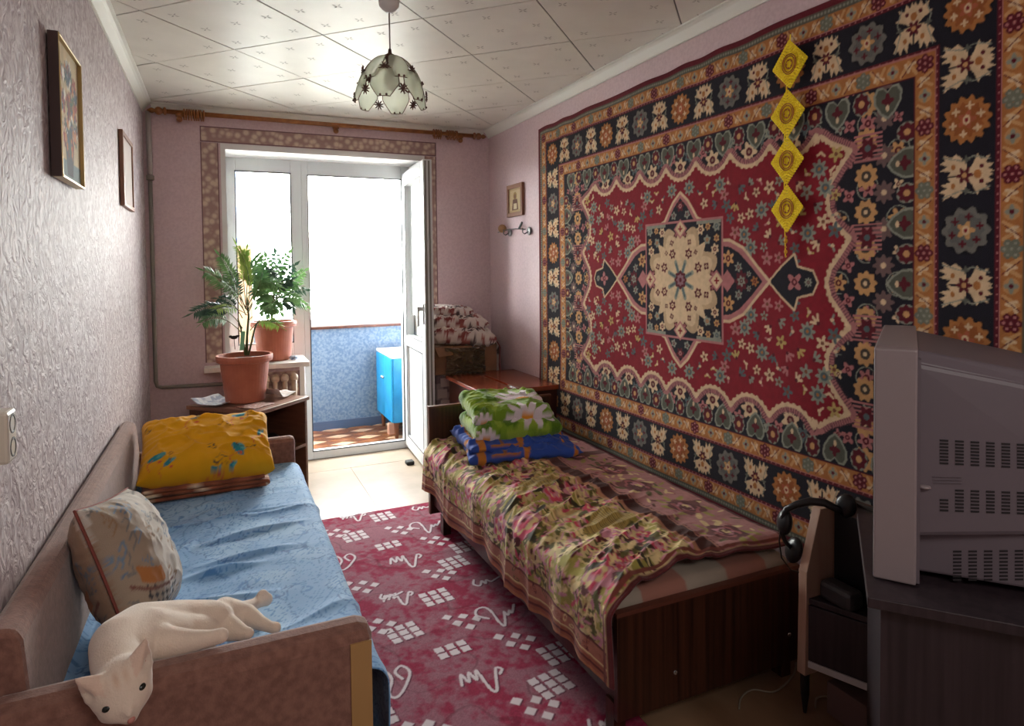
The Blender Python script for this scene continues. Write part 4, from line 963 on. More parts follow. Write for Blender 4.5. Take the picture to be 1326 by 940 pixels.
def frond(parent, base, ctrl, tip, n, ll, mt, wl=.010, seed=0, v=.9, up=(0, 0, 1)):
    R = random.Random(seed); b = MB(); st = MB()
    P = lambda t: base * (1 - t) ** 2 + ctrl * 2 * t * (1 - t) + tip * t * t
    st.tube([tuple(P(t)) for t in np.linspace(0, 1, 12)], [.003 - .002 * t for t in np.linspace(0, 1, 12)], 6)
    for i in range(n):
        t = .34 + .66 * (i + .5) / n; p = P(t); d = (P(min(t + .02, 1)) - P(t - .02)).normalized(); side = d.cross(Vector(up)); side = side.normalized() if side.length > .1 else Vector((1, 0, 0)); nn = side.cross(d)
        for s in (1, -1):
            L = ll * (1 - .55 * abs(t - .6) / .5) * R.uniform(.85, 1.15); ld = (d * v + side * s + nn * R.uniform(-.25, .25)).normalized(); w_ = ld.cross(nn).normalized() * wl
            q = p + ld * L + Vector((0, 0, -.25 * L)); m1 = p + ld * L * .35 + w_ * s; m2 = p + ld * L * .35 - w_ * s; m3 = p + ld * L * .38 + nn * wl * .35
            b.add([p, m1, q, m2, m3], [(0, 1, 4), (1, 2, 4), (2, 3, 4), (3, 0, 4)])
    q = P(1); d = (P(1) - P(.95)).normalized(); w_ = d.cross(Vector((0, .7, .7))).normalized() * wl; b.add([q, q + d * ll * .4 + w_, q + d * ll * .9, q + d * ll * .4 - w_], [(0, 1, 2, 3)])
    o = st.obj('frond', 'stem_green', parent, smooth=True); b.obj('leaflets', mt, o)
pl1 = empty('potted_palm', (.125, 4.12, .60), 'young palm in a large terracotta pot standing on the brown side cabinet', 'potted plant')
pot(pl1, (.125, 4.12, .601), .158, .110, .275)
def W1(px, py, dY=0): return Vector(onY(px, py, 4.12 + dY))
bs = W1(319, 447); 
b = MB(); b.tube([bs + Vector((0, 0, -.06)), W1(320, 435), W1(322, 410), W1(320, 385)], [.009, .007, .006, .004], 8); b.tube([bs + Vector((-.006, 0, -.06)), W1(312, 425), W1(308, 412)], [.006, .005, .003], 8); b.tube([bs + Vector((.01, 0, -.06)), W1(330, 425), W1(340, 405)], [.006, .005, .003], 8); b.obj('stem', 'stem_green', pl1, smooth=True)
FR = [((320, 400), (330, 360), (309, 322), 13, .075, 'leaf_bright', .006, 0, 2.2), ((320, 395), (316, 350), (338, 330), 12, .07, 'leaf_green', .007, .03, 1.6),
      ((318, 400), (300, 350), (286, 333), 10, .065, 'leaf_green', .008, -.03, 1.0), ((316, 402), (290, 360), (268, 352), 11, .075, 'leaf_green', .008, -.05, .9), ((314, 412), (300, 385), (284, 386), 9, .06, 'leaf_deep', .008, .05, .8),
      ((314, 425), (290, 385), (252, 404), 14, .075, 'leaf_deep', .009, -.04, .8), ((312, 430), (285, 400), (262, 418), 10, .06, 'leaf_green', .009, -.10, .8), ((322, 415), (340, 395), (352, 400), 9, .07, 'leaf_green', .008, -.08, .9),
      ((324, 428), (340, 405), (362, 422), 10, .06, 'leaf_bright', .008, -.10, .8), ((320, 398), (340, 360), (352, 352), 12, .075, 'leaf_deep', .009, .04, .9), ((320, 405), (330, 380), (348, 380), 10, .07, 'leaf_green', .009, -.02, .9), ((318, 408), (305, 370), (300, 352), 10, .07, 'leaf_deep', .008, .06, .9)]
FR += [((320, 400), (338, 350), (360, 372), 11, .07, 'leaf_green', .009, -.06, .9), ((319, 398), (312, 345), (318, 326), 11, .07, 'leaf_bright', .007, .02, 1.8), ((320, 402), (306, 372), (288, 362), 10, .065, 'leaf_green', .009, -.09, .9), ((322, 404), (336, 376), (340, 352), 10, .07, 'leaf_green', .009, -.05, 1.0), ((320, 408), (300, 392), (280, 400), 9, .06, 'leaf_bright', .008, -.12, .9)]
for k, (a, c_, t_, n, ll, mt_, wl_, dy, v_) in enumerate(FR): frond(pl1, W1(*a), W1(*c_, dy), W1(*t_, dy * 2), n + 4, ll * 1.2, mt_, wl_ * .85, k, v_, (0, -.8, .6))
mat('plant_label', srgb(120, 190, 150), rough=.4)
MB().box(-.012, .012, -.001, .001, -.06, .05, T(*W1(314, 440, -.03), 0, .1, .3)).obj('plant_tag', 'plant_label', pl1)
b = MB(); p = W1(303, 437, -.03); b.ball(tuple(p), (.020, .012, .011), 12, 8); b.ball(tuple(p + Vector((-.018, 0, .006))), (.01, .008, .008), 10, 6); b.ball(tuple(p + Vector((.02, 0, .008))), (.014, .006, .006), 10, 6); b.tube([p, p + Vector((.004, 0, -.07))], .002, 6); b.obj('bird_stake', 'black_plastic', pl1, smooth=True)
pl2 = empty('potted_bush', (.33, 4.60, .77), 'bushy dark green plant in a smaller terracotta pot on the windowsill', 'potted plant')
pot(pl2, (.325, 4.605, .771), .147, .105, .26)
def W2(px, py, dY=0): return Vector(onY(px, py, 4.60 + dY))
b = MB()
for q, (x_, y_) in enumerate(((345, 375), (355, 360), (365, 370), (338, 385), (372, 380))): b.tube([(.325 + .02 * (q - 2), 4.6, .97), W2(352, 410), W2(x_, y_, .03 * (q - 2))], [.006, .005, .003], 6)
b.obj('stem', 'stem_green', pl2, smooth=True)
ends = [(333, 345), (345, 335), (357, 330), (372, 330), (380, 345), (392, 352), (394, 375), (388, 388), (378, 398), (362, 402), (348, 404), (336, 395), (330, 375), (326, 360), (350, 352), (365, 350), (375, 362), (360, 370), (345, 372), (383, 368), (352, 388), (340, 355), (368, 385), (396, 395), (330, 350), (340, 342)]
for k, e in enumerate(ends):
    dy = random.Random(k).uniform(-.13, .10); c_ = ((352 + e[0]) / 2 + (k % 3 - 1) * 6, (392 + e[1]) / 2 - 12); frond(pl2, W2(354, 396), W2(*c_, dy * .5), W2(*e, dy), 6, .072, ('leaf_deep', 'leaf_green', 'leaf_deep', 'leaf_green')[k % 4], .0135, 50 + k, .8, (.2 * (k % 3 - 1), -.8, .55))
mat('blue_glass', srgb(110, 128, 160), srgb(180, 190, 205), 40, .1)
b = MB(); c_ = Vector(onZ(380, 463, .785)); 
for k in range(5): b.ball((c_.x + .014 * math.cos(k * 1.3), c_.y + .012 * math.sin(k * 1.3), .771 + .014), .014, 10, 8)
tag(b.obj('blue_pebbles', 'blue_glass', smooth=True), 'little cluster of blue glass pebbles on the sill end by the door', 'ornament')

# ================================================================ RIGHT BED
mat('bed_wood', srgb(40, 22, 16), srgb(78, 44, 30), 4.5, .28, stretch=(16, 16, .35), contrast=(.3, .75)); mat('bed_edge', srgb(96, 54, 42), rough=.35); mat('metal_light', srgb(190, 186, 180), rough=.25, metal=.8)
bed = empty('single_bed', (1.36, 2.43, 0), 'low dark veneered single bed with glossy footboard, right of the runner', 'bed')
f = MB().box(1.01, 1.722, 1.530, 1.550, .062, .372).obj('footboard', 'bed_wood', bed, bevel=.002)
MB().box(1.008, 1.724, 1.528, 1.552, .368, .380).obj('edge_trim', 'bed_edge', f)
for x in (1.215, 1.68): MB().lathe([(.007, 0), (.006, .002), (.001, .003)], (0, 0, 0), 12, T(x, 1.530, .155, PI / 2, 0, 0)).obj('screw_cap', 'metal_light', f)
h_ = MB().box(1.01, 1.74, 3.315, 3.337, .05, .622).obj('headboard', 'bed_wood', bed, bevel=.002)
b = MB(); b.box(1.007, 1.743, 3.312, 3.34, .622, .632); b.box(1.003, 1.010, 3.312, 3.34, .05, .632); b.obj('edge_trim', 'bed_edge', h_)
MB().box(1.022, 1.042, 1.55, 3.315, .10, .30).obj('side_rail', 'bed_wood', bed); MB().box(1.70, 1.72, 1.55, 3.315, .10, .30).obj('side_rail', 'bed_wood', bed)
for x, y in ((1.032, 3.14), (1.032, 1.575), (1.69, 3.14), (1.69, 1.575)): MB().box(x - .02, x + .02, y - .022, y + .022, 0, .105).obj('leg', 'bed_wood', bed)
def plaid(a, v, z=0):
    c = np.where((np.floor(a / .16) % 2 == 0), 0, 1); A = np.array(srgb(158, 108, 94)); B_ = np.array(srgb(158, 144, 130)); D = np.array(srgb(164, 150, 172))
    o = np.where(c[..., None] > 0, A, B_); return np.where(((np.floor(v / .3) % 2) == 1)[..., None], o * .9 + D * .1, o)
u = np.linspace(-1, 1, 40); w = np.linspace(-1, 1, 90); U, V = np.meshgrid(u, w, indexing='ij')
def matt(U, V, s): return plaid((U + 1) * .34 + .06, (V + 1) * .87)
o = pillow('mattress', .70, 1.755, .12, T(1.368, 2.4325, .355), matt, n=80, pin=.0, wr_=.002, p=14, q_=.22, parent=bed)
o['label'] = 'mattress in a pink and cream checked sheet'

# patterned bedspread
def paint_spread():
    W, H = 1.10, 1.86; C = Cv(W, H, .0026, srgb(150, 118, 78)); R = random.Random(21)
    PK = srgb(196, 132, 146); HP = srgb(196, 70, 96); OL = srgb(92, 88, 42); YG = srgb(160, 150, 72); CRM = srgb(222, 200, 146); MR = srgb(92, 34, 36); TC = srgb(148, 84, 62); DG = srgb(60, 54, 34)
    yy, xx = np.mgrid[0:C.ny, 0:C.nx]; X = xx * C.res; Y = yy * C.res
    n1 = fbm(X * 22, Y * 16, 3); n2 = fbm(X * 30 + 9, Y * 24 + 30, 3)
    base = np.array(CRM) * .8; C.a[:] = base; C.a[n1 > .52] = np.array(srgb(188, 158, 104)); C.a[(n2 > .56)] = np.array(YG) * .9; C.a[(n2 < .34)] = OL
    for k in range(2600):
        x, y = R.uniform(.38, .98), R.uniform(0, H); a = R.random() * 3.14; c = R.choice([PK, PK, HP, CRM, CRM, CRM, OL, YG, MR, PK])
        C.ell(x, y, R.uniform(.008, .026), R.uniform(.003, .008), c, rot=a)
    for k in range(26):   # large roses
        x, y = R.uniform(.42, .92), R.uniform(.04, H - .05); s = R.uniform(.7, 1.2)
        for r_, c in ((.066, MR), (.058, PK), (.046, HP), (.036, CRM), (.026, PK), (.016, HP), (.008, MR)): C.ell(x + R.uniform(-.008, .008), y + R.uniform(-.008, .008), r_ * s, r_ * s * .8, c, lobes=6, amp=.16, rot=R.random() * 3)
        for q in range(6): a = q * 1.05 + R.random(); C.ell(x + .085 * s * math.cos(a), y + .08 * s * math.sin(a), .034, .012, R.choice([OL, YG, DG, CRM]), rot=a)
        for q in range(5): a = R.random() * 6.3; C.line([(x + .06 * s * math.cos(a), y + .06 * s * math.sin(a)), (x + .12 * s * math.cos(a + .4), y + .12 * s * math.sin(a + .4))], .006, CRM)
    # yellow hatched lozenges
    for (x, y) in ((.58, 1.30), (.62, .86), (.56, .38)):
        p = [(x, y - .10), (x + .13, y), (x, y + .10), (x - .16, y)]; C.poly(p, srgb(176, 152, 84))
        for j in range(-14, 15): C.line([(x + j * .009, y - .09 + abs(j) * .006), (x + j * .009, y + .09 - abs(j) * .006)], .003, srgb(120, 100, 56))
    # border near the wall: rose field
    C.rect(0, .335, 0, H, srgb(176, 122, 120))
    for k in range(130):
        x, y = R.uniform(.01, .32), R.uniform(0, H); C.ell(x, y, R.uniform(.01, .03), .007, R.choice([OL, YG, MR, CRM, srgb(160, 90, 96)]), rot=R.random() * 3.1)
    for k in range(7):
        x = .17 + .02 * (-1) ** k; y = .14 + .27 * k
        for q in range(9): a = q * .7; C.ell(x + .085 * math.cos(a), y + .10 * math.sin(a), .036, .013, R.choice([OL, YG, CRM]), rot=a + .5)
        for r_, c in ((.085, srgb(110, 54, 54)), (.068, MR), (.058, srgb(170, 90, 96)), (.048, MR), (.038, PK), (.028, MR), (.018, CRM), (.008, MR)): C.ell(x + R.uniform(-.01, .01), y + R.uniform(-.01, .01), r_, r_ * .85, c, lobes=5, amp=.14, rot=R.random() * 3)
    C.rect(0, .012, 0, H, MR); C.rect(.335, .405, 0, H, srgb(72, 30, 26)); C.rect(.326, .334, 0, H, srgb(170, 120, 100)); C.rect(.406, .413, 0, H, srgb(176, 120, 96)); C.rect(.413, .43, 0, H, srgb(180, 130, 96))
    for j in range(int(H / .016)): C.rect(.318, .324, j * .016, j * .016 + .009, MR)
    # hanging hem stripes
    C.rect(.985, W, 0, H, srgb(168, 108, 88))
    for k in range(70): C.ell(R.uniform(.995, 1.035), R.uniform(0, H), .018, .007, R.choice([TC, CRM, MR, OL]), rot=R.random() * 3, ring=.4)
    for s_, c in ((.985, MR), (1.04, CRM), (1.046, TC), (1.062, MR), (1.068, TC), (1.085, srgb(170, 110, 70))): C.rect(s_, s_ + .007 if c != TC else s_ + .014, 0, H, c)
    C.rect(0, W, 0, .018, MR); C.rect(0, W, .018, .022, CRM); C.rect(0, W, .024, .040, srgb(120, 60, 50))
    C.rect(0, W, 1.05, 1.056, srgb(150, 90, 80)) ; C.rect(.0, .5, 1.20, 1.27, srgb(96, 46, 40))
    C.a *= (.82 + .36 * fbm(X * 60, Y * 60, 2))[..., None]
    return C
SC_ = paint_spread()
xw = 1.755; s_ = np.arange(0, .9921, .0040); t_ = np.linspace(0, 1, 400); U, V = np.meshgrid(s_, t_, indexing='ij')
xl = .985; rr = .05; flat = xw - (xl + rr)       # flat length, then rounded corner, then drop
q = np.clip((U - flat) / rr, 0, PI / 2); dr = np.clip(U - flat - rr * PI / 2, 0, None); topq = 1 - sstep(flat - .02, flat + .06, U)
X = np.where(U < flat, xw - U, xl + rr - rr * np.sin(q)); Z = .425 - rr * (1 - np.cos(q)) - dr
xs_ = np.clip(X, .95, 1.76); yn_s = np.interp(xs_, [.985, 1.02, 1.115, 1.2, 1.29, 1.45, 1.66, 1.76], [1.503, 1.506, 1.545, 1.568, 1.584, 1.578, 1.582, 1.59]) - .05 * np.clip(dr / .25, 0, 1) * 0
Y = yn_s + (3.30 - yn_s) * V
# creases: many across the bed, running diagonal, on the window half and the drop
a1 = ridge(X * 2.2 - Y * .8 + 4, Y * 6.5 - X * 3.2 + .8 * fbm(X * 3, Y * 3, 2), 5); a2 = ridge(X * 5 + 8, Y * 13 - X * 4.0, 4)
side = sstep(1.62, 1.25, X); Zc = (.032 * a1 + .018 * a2) * (.10 + .90 * side) + .018 * np.sin((U / flat).clip(0, 1) * PI) * 1
Z = Z + Zc * topq + .012 * ridge(X * 1.5, Y * 1.6, 3) * topq
fold = np.sin(Y * 26 + 3 * np.sin(Y * 3.1)) * .5 + .6 * np.sin(Y * 11 + 2); dn = np.clip(dr / .2, 0, 1)
X = X - (1 - topq) * ((.012 + .016 * fold * dn) + .010 * a1) ; Z = Z + (1 - topq) * (.004 * a2) + dn * .022 * np.sin(Y * 8.3) * dn
near = sstep(.05, 0, V) * dn; Z = Z + near * .0
near2 = sstep(.03, 0.0, V) * topq; Z = Z - near2 * .010
X = np.minimum(X, 1.838)
me = grid_mesh('bedspread', np.stack([X, Y, Z], -1), SC_.sample(np.clip(U * 1.103, 0, 1.095), V * 1.79))
mat('spread_velour', (1, 1, 1), rough=.78, bump=.0012, bscale=420, attr='Col', spec=.22, sheen=.12)
sp = link_mesh('bedspread', me, 'spread_velour', solid=.006); sp.modifiers['solid'].offset = 1
tag(sp, 'rumpled floral bedspread in pink, olive and maroon hanging over the right bed side', 'bedspread')

# green daisy fleece on a blue blanket
C = Cv(1, 1, .004, srgb(122, 160, 44)); R = random.Random(6); yy, xx = np.mgrid[0:C.ny, 0:C.nx]; n_ = fbm(xx * .03, yy * .03, 3)
C.a[n_ > .56] = srgb(150, 180, 60); C.a[n_ < .40] = srgb(88, 128, 30)
def daisy(x, y, r_, n=12):
    for k in range(n): a = k * 2 * PI / n + .2; C.ell(x + r_ * .62 * math.cos(a), y + r_ * .62 * math.sin(a), r_ * .42, r_ * .13, srgb(226, 216, 222), rot=a)
    C.ell(x, y, r_ * .26, r_ * .24, srgb(226, 150, 36))
C1 = C; daisy(.68, .52, .34); daisy(.12, .08, .16)
gb = empty('green_fleece_blanket', (1.29, 2.98, .53), 'folded lime green fleece blanket with white daisies on top of the blue one', 'blanket')
pillow('lower_fold', .45, .31, .118, T(1.322, 2.965, .588, math.radians(4), 0, math.radians(-5)), (0, C1), wr_=.008, seed=14, pin=.05, p=5, q_=.30, mt='fleece_attr', parent=gb)
C = Cv(1, 1, .004, srgb(122, 160, 44)); C.a[:] = C1.a; C.ell(.66, .16, .40, .40, srgb(122, 160, 44)); daisy(.66, .10, .34)
pillow('upper_fold', .415, .30, .105, T(1.305, 2.98, .668, math.radians(10), math.radians(2), math.radians(-5)), (0, C), wr_=.008, seed=23, pin=.10, p=5, q_=.30, mt='fleece_attr', parent=gb)
C = Cv(1, 1, .004, srgb(48, 80, 164)); yy, xx = np.mgrid[0:C.ny, 0:C.nx]; C.a *= (.75 + .5 * fbm(xx * .03, yy * .03, 2))[..., None]
for k in range(5): C.rect(.08 + .2 * k, .15 + .2 * k, 0, 1, srgb(190, 120, 40)) if k % 2 == 0 else C.rect(.1 + .2 * k, .13 + .2 * k, .1, .6, srgb(140, 90, 60))
C.rect(0, .65, .30, .38, srgb(196, 126, 44)); C.rect(.2, .7, .10, .14, srgb(170, 108, 50)); C.poly([(.5, 0), (.9, 0), (1, .5), (.62, .5)], srgb(44, 78, 166))
bb_ = empty('blue_blanket', (1.33, 2.95, .45), 'crumpled folded blue blanket with orange stripes under the green fleece on the bed', 'blanket')
pillow('lower_fold', .56, .46, .07, T(1.345, 2.94, .480, 0, 0, -.20), (0, C), wr_=.011, seed=31, pin=.10, p=5, q_=.30, parent=bb_)
pillow('upper_fold', .50, .40, .07, T(1.310, 2.97, .515, 0, math.radians(2), -.08), (0, C), wr_=.010, seed=37, pin=.06, p=5, q_=.30, parent=bb_)

# ================================================================ RIGHT CORNER BEHIND THE BED
mat('lacquer', srgb(128, 62, 44), srgb(146, 76, 54), 4, .22, stretch=(1, 5, 1)); mat('lacquer_dark', srgb(62, 28, 22), rough=.3)
ch = empty('lacquered_chest', (1.62, 3.8, 0), 'reddish-brown lacquered cabinet behind the headboard in the right corner', 'cabinet')
MB().box(1.38, 1.855, 3.44, 4.08, .04, .632).obj('body', 'lacquer_dark', ch, bevel=.003)
p1, p2 = onZ(628, 483, .66), onZ(670, 501, .66)
tp = [(1.40, 3.42), (1.86, 3.42), (1.86, 4.12), (1.40, 4.12)]
sx_ = 1.585
MB().box(1.36, sx_ - .0025, 3.42, 4.10, .634, .656).obj('lid', 'lacquer', ch, bevel=.002); MB().box(sx_ + .0025, 1.86, 3.42, 4.10, .634, .662).obj('lid', 'lacquer', ch, bevel=.002)
for y in (3.44, 3.96): MB().box(sx_ - .010, sx_ + .010, y, y + .12, .657, .664).obj('hinge', 'metal_light', ch)
for x, y in ((1.44, 3.46), (1.83, 3.46), (1.44, 4.08), (1.83, 4.08)): MB().box(x - .015, x + .015, y - .015, y + .015, 0, .04).obj('foot', 'lacquer_dark', ch)
mat('printed_cloth', srgb(128, 112, 112), srgb(96, 78, 80), 14, .8, detail=1, contrast=(.48, .52))
# box covered in printed cloth with block outlines
bx = MB().box(1.30, 1.66, 4.13, 4.44, 0, .655).obj('cloth_covered_box', 'printed_cloth', bevel=.012); tag(bx, 'box covered in grey mauve printed cloth, standing behind the open door', 'box')
mat('block_print', srgb(150, 132, 128), rough=.85); b = MB(); R = random.Random(1)
for i in range(4):
    for j in range(8):
        x = 1.315 + i * .082 + (j % 2) * .02; b.box(x, min(x + .066, 1.65), 4.128, 4.1305, .05 + j * .075, .05 + j * .075 + .058)
b.obj('printed_block', 'block_print', bx)['kind'] = 'stuff'
mat('carton', srgb(112, 78, 54), srgb(132, 94, 66), 8, .75); mat('olive_bag', srgb(70, 54, 40), srgb(96, 76, 52), 12, .6, .006, 14)
cb = empty('cardboard_carton', (1.5, 4.28, .66), 'open brown carton on the cloth-covered box, bedding piled on it', 'carton')
MB().box(1.295, 1.745, 4.12, 4.45, .657, .845).obj('carton_body', 'carton', cb, bevel=.006)
b = MB(); b.add([(1.295, 4.12, .845), (1.42, 4.12, .845), (1.40, 4.05, .80), (1.30, 4.04, .79), (1.295, 4.12, .841), (1.42, 4.12, .841), (1.40, 4.05, .796), (1.30, 4.04, .786)], [(0, 1, 2, 3), (7, 6, 5, 4), (0, 4, 5, 1), (1, 5, 6, 2), (2, 6, 7, 3), (3, 7, 4, 0)]); b.obj('flap', 'carton', cb)
o = pillow('olive_bag', .30, .20, .075, T(1.50, 4.082, .745, PI / 2, 0, 0), lambda U, V, s: np.tile(np.array(srgb(84, 66, 48)), U.shape + (1,)) * (.7 + .6 * fbm(U * 3 + 5, V * 3, 3))[..., None], n=50, wr_=.02, seed=51, pin=.2); tag(o, 'dark olive bag hanging in front of the brown carton', 'bag')
def redwhite(a, v, z):
    n1 = fbm(a * 9 + z * 40, v * 9, 2); n2 = fbm(a * 22, v * 22 + z * 90, 2); c = np.tile(np.array(srgb(206, 192, 186)), (len(v), 1)); c[n1 > .56] = srgb(128, 62, 60); c[(n2 > .62)] = srgb(84, 66, 66); return c
C = Cv(1, 1, .005, srgb(204, 190, 184)); R = random.Random(8); yy, xx = np.mgrid[0:C.ny, 0:C.nx]
for k in range(55):
    x, y, a = R.random(), R.random(), R.random() * 3; C.ell(x, y, R.uniform(.05, .10), R.uniform(.02, .045), R.choice([srgb(132, 60, 58), srgb(120, 52, 52), srgb(88, 70, 72), srgb(150, 84, 76)]), rot=a, lobes=5, amp=.3)
qp = empty('patterned_quilt', (1.50, 4.27, .85), 'crumpled white quilt with red leaf print heaped on the brown carton', 'quilt')
pillow('lower_fold', .46, .34, .13, T(1.52, 4.27, .905, 0, math.radians(7), -.10), (0, C), wr_=.009, seed=41, pin=.06, p=5, q_=.32, parent=qp)
pillow('upper_fold', .40, .31, .11, T(1.50, 4.28, .995, 0, math.radians(4), -.05), (0, C), wr_=.009, seed=44, pin=.06, p=5, q_=.32, parent=qp)
o = pillow('small_folded_sheet', .31, .25, .075, T(1.45, 4.30, 1.072, 0, math.radians(4), -.06), (0, C), wr_=.006, seed=47, pin=.04, p=6, q_=.30); tag(o, 'small folded red and white sheet on top of the heaped quilt', 'sheet')
u = np.linspace(0, 1, 40); v = np.linspace(0, 1, 40); U, V = np.meshgrid(u, v, indexing='ij')
sx2 = 1.60 + .165 * np.clip(U / .5, 0, 1) ** 1.3; z2 = .985 - .02 * np.clip(U / .5, 0, 1) - .34 * np.clip((U - .4) / .6, 0, 1) + .01 * np.sin(V * 13); z2 = np.where(U < .45, .975 - .12 * (U / .45) ** 2, .855 - .33 * (U - .45) / .55 * (.7 + .3 * (1 - V)))
y2 = 4.10 + .28 * V + .01 * np.sin(U * 12)
c_ = np.stack([redwhite(U[i] * .4, V[i] * .4, .2) for i in range(40)])
o = link_mesh('draped_cloth', grid_mesh('draped_cloth', np.stack([sx2 + .006 * np.sin(V * 20), y2, z2], -1), c_), 'cloth_attr', solid=.006); tag(o, 'white and red cloth drooping down the right side of the carton', 'cloth')

# icon and hook rack on the right wall
C = Cv(.22, .22, .003, srgb(176, 150, 112)); C.rect(.02, .20, .02, .20, srgb(190, 168, 130)); C.ell(.11, .15, .032, .036, srgb(150, 120, 70)); C.ell(.11, .145, .017, .022, srgb(120, 84, 62)); C.poly([(.05, .02), (.17, .02), (.15, .12), (.07, .12)], srgb(104, 72, 60)); C.rect(.08, .14, .03, .08, srgb(204, 190, 160))
wall_picture('small_icon', XR - .001, -1, 3.905, 4.155, 1.722, 1.942, .028, .02, 'frame_brown', 'frame_dark', C, 'small wooden-framed icon on the right wall left of the big rug')
mat('rack_metal', srgb(110, 112, 112), rough=.35, metal=.7); mat('wood_ball', srgb(170, 128, 84), rough=.5)
hr = empty('hook_rack', (XR, 4.1, 1.63), 'small grey wire hook rack below the framed icon', 'hook rack')
XH2 = XR - .02
def HP_(px, py): return Vector(onX(px, py, XH2))
MB().tube([HP_(645, 301), HP_(655, 298), HP_(668, 296), HP_(680, 297)], .004, 8).obj('wire', 'rack_metal', hr, smooth=True)
for px, py in ((658, 301), (683, 299)):
    p = HP_(px, py); MB().ball((XR - .008, p.y, p.z), (.008, .034, .028), 14, 10).obj('back_plate', 'rack_metal', hr, smooth=True)
    MB().tube([(XR - .01, p.y, p.z), (XR - .04, p.y, p.z - .02), (XR - .055, p.y, p.z - .01), (XR - .055, p.y, p.z + .02)], .004, 8).obj('hook', 'rack_metal', hr, smooth=True)
MB().tube([HP_(672, 296), HP_(676, 288)], .008, 8).obj('prong', 'rack_metal', hr)
p = HP_(652, 296); MB().ball((XR - .03, p.y, p.z), .030, 14, 10).obj('wooden_ball', 'wood_ball', hr, smooth=True)

# ================================================================ CURTAIN ROD
mat('rod_wood', srgb(128, 76, 36), srgb(158, 100, 50), 20, .35)
cr_ = empty('curtain_rod', (.75, 4.455, 2.345), 'brown turned wooden curtain rod with rings bunched at both ends above the window', 'curtain rod')
ZR, YR = 2.343, 4.462
RX = T(0, 0, 0, 0, PI / 2, 0)
MB().tube([(-.27, YR, ZR), (1.72, YR, ZR - .002)], .0145, 14).obj('rod', 'rod_wood', cr_, smooth=True)
fin = [(.0145, 0), (.025, .006), (.025, .014), (.013, .020), (.023, .034), (.025, .046), (.019, .058), (.010, .064), (.017, .076), (.015, .086), (.006, .10), (.001, .106)]
MB().lathe(fin, (0, 0, 0), 16, T(-.27, YR, ZR, 0, -PI / 2, 0)).obj('finial', 'rod_wood', cr_, smooth=True); MB().lathe(fin, (0, 0, 0), 16, T(1.72, YR, ZR - .002, 0, PI / 2, 0)).obj('finial', 'rod_wood', cr_, smooth=True)
for x in (-.20, .735, 1.62):
    b = MB(); b.tube([(x, YB, ZR - .02), (x, YR + .01, ZR - .022)], .010, 10); b.lathe([(.0001, -.01), (.02, -.008), (.025, .002), (.018, .014), (.0135, .016)], (x, YR, ZR - .018), 14); b.ball((x, YR - .004, ZR - .042), .018, 12, 8); b.obj('bracket', 'rod_wood', cr_, smooth=True)
rm = None
for x in [-.175 + .0135 * k for k in range(9)] + [1.42 + .017 * k for k in range(4)] + [1.52 + .015 * k for k in range(6)]:
    if rm is None:
        b = MB(); b.tube([(0, .027 * math.cos(a), .027 * math.sin(a)) for a in np.linspace(0, 2 * PI, 20)], .0052, 6); b.ball((0, 0, -.034), .005, 6, 4); rm = b.mesh('ring'); rm.materials.append(MATS['rod_wood']); rm.shade_smooth()
    o = bpy.data.objects.new('ring', rm); COL.objects.link(o); o.parent = cr_; o.matrix_parent_inverse = root_matrix(cr_).inverted(); o.location = (x, YR, ZR - .006); o.rotation_euler = (0, random.uniform(-.1, .1), random.uniform(-.15, .15))

# ================================================================ PENDANT LAMP
glass('frosted_petal', (.90, .93, .86), .06, .50, srgb(214, 220, 198)); mat('bronze', srgb(84, 56, 44), rough=.45, metal=.3); mat('cord', srgb(120, 104, 92), rough=.6); mat('bulb_glass', srgb(225, 225, 220), rough=.2)
LX, LY = .615, 2.47; la = empty('pendant_lamp', (LX, LY, 2.2), 'unlit pendant lamp with frosted petal panels and small bronze flowers', 'lamp')
MB().lathe([(.001, 0), (.040, 0), (.038, -.02), (.025, -.035), (.012, -.045), (.001, -.046)], (LX, LY, ZC - .003), 20).obj('ceiling_rose', 'plaster_white', la, smooth=True)
MB().tube([(LX, LY, ZC - .04), (LX + .001, LY, 2.19)], .0028, 8).obj('cord', 'cord', la)
b = MB(); b.lathe([(.001, .03), (.006, .028), (.008, .012), (.022, .004), (.024, -.004), (.016, -.012), (.014, -.03), (.001, -.03)], (LX, LY, 2.185), 16); b.obj('cap', 'bronze', la, smooth=True)
MB().lathe([(.012, 0), (.013, -.03), (.026, -.055), (.028, -.075), (.018, -.095), (.001, -.102)], (LX, LY, 2.155), 16).obj('bulb', 'bulb_glass', la, smooth=True)
def dome(s):      # s 0 top .. 1 bottom along the dome profile
    a = s * 1.28; return .012 + .129 * math.sin(a) ** .92, 2.185 - .185 * (1 - math.cos(a)) / (1 - math.cos(1.28))
def petal(th, s0, s1, hw, shape, name):
    n, k = 14, 8; P = []; out = []
    for i in range(n + 1):
        t = i / n; s = s0 + (s1 - s0) * t; r_, z = dome(s); w_ = hw * shape(t); row = []
        for j in range(-k, k + 1):
            f_ = j / k; a = th + w_ * f_; rad = r_ * (1 + .04 * (1 - f_ * f_)); row.append((LX + rad * math.cos(a), LY + rad * math.sin(a), z))
        P.append(row)
    b = MB(); m_ = 2 * k + 1; b.add([p for r0 in P for p in r0], [(i * m_ + j, (i + 1) * m_ + j, (i + 1) * m_ + j + 1, i * m_ + j + 1) for i in range(n) for j in range(m_ - 1)])
    o = link_mesh(name, b.mesh(name), 'frosted_petal', la, smooth=True)
    loop = [r0[0] for r0 in P] + P[-1][1:] + [r0[-1] for r0 in reversed(P[:-1])] + list(reversed(P[0][:-1]))
    MB().tube(loop, .0016, 5).obj('rim', 'bronze', o); return P
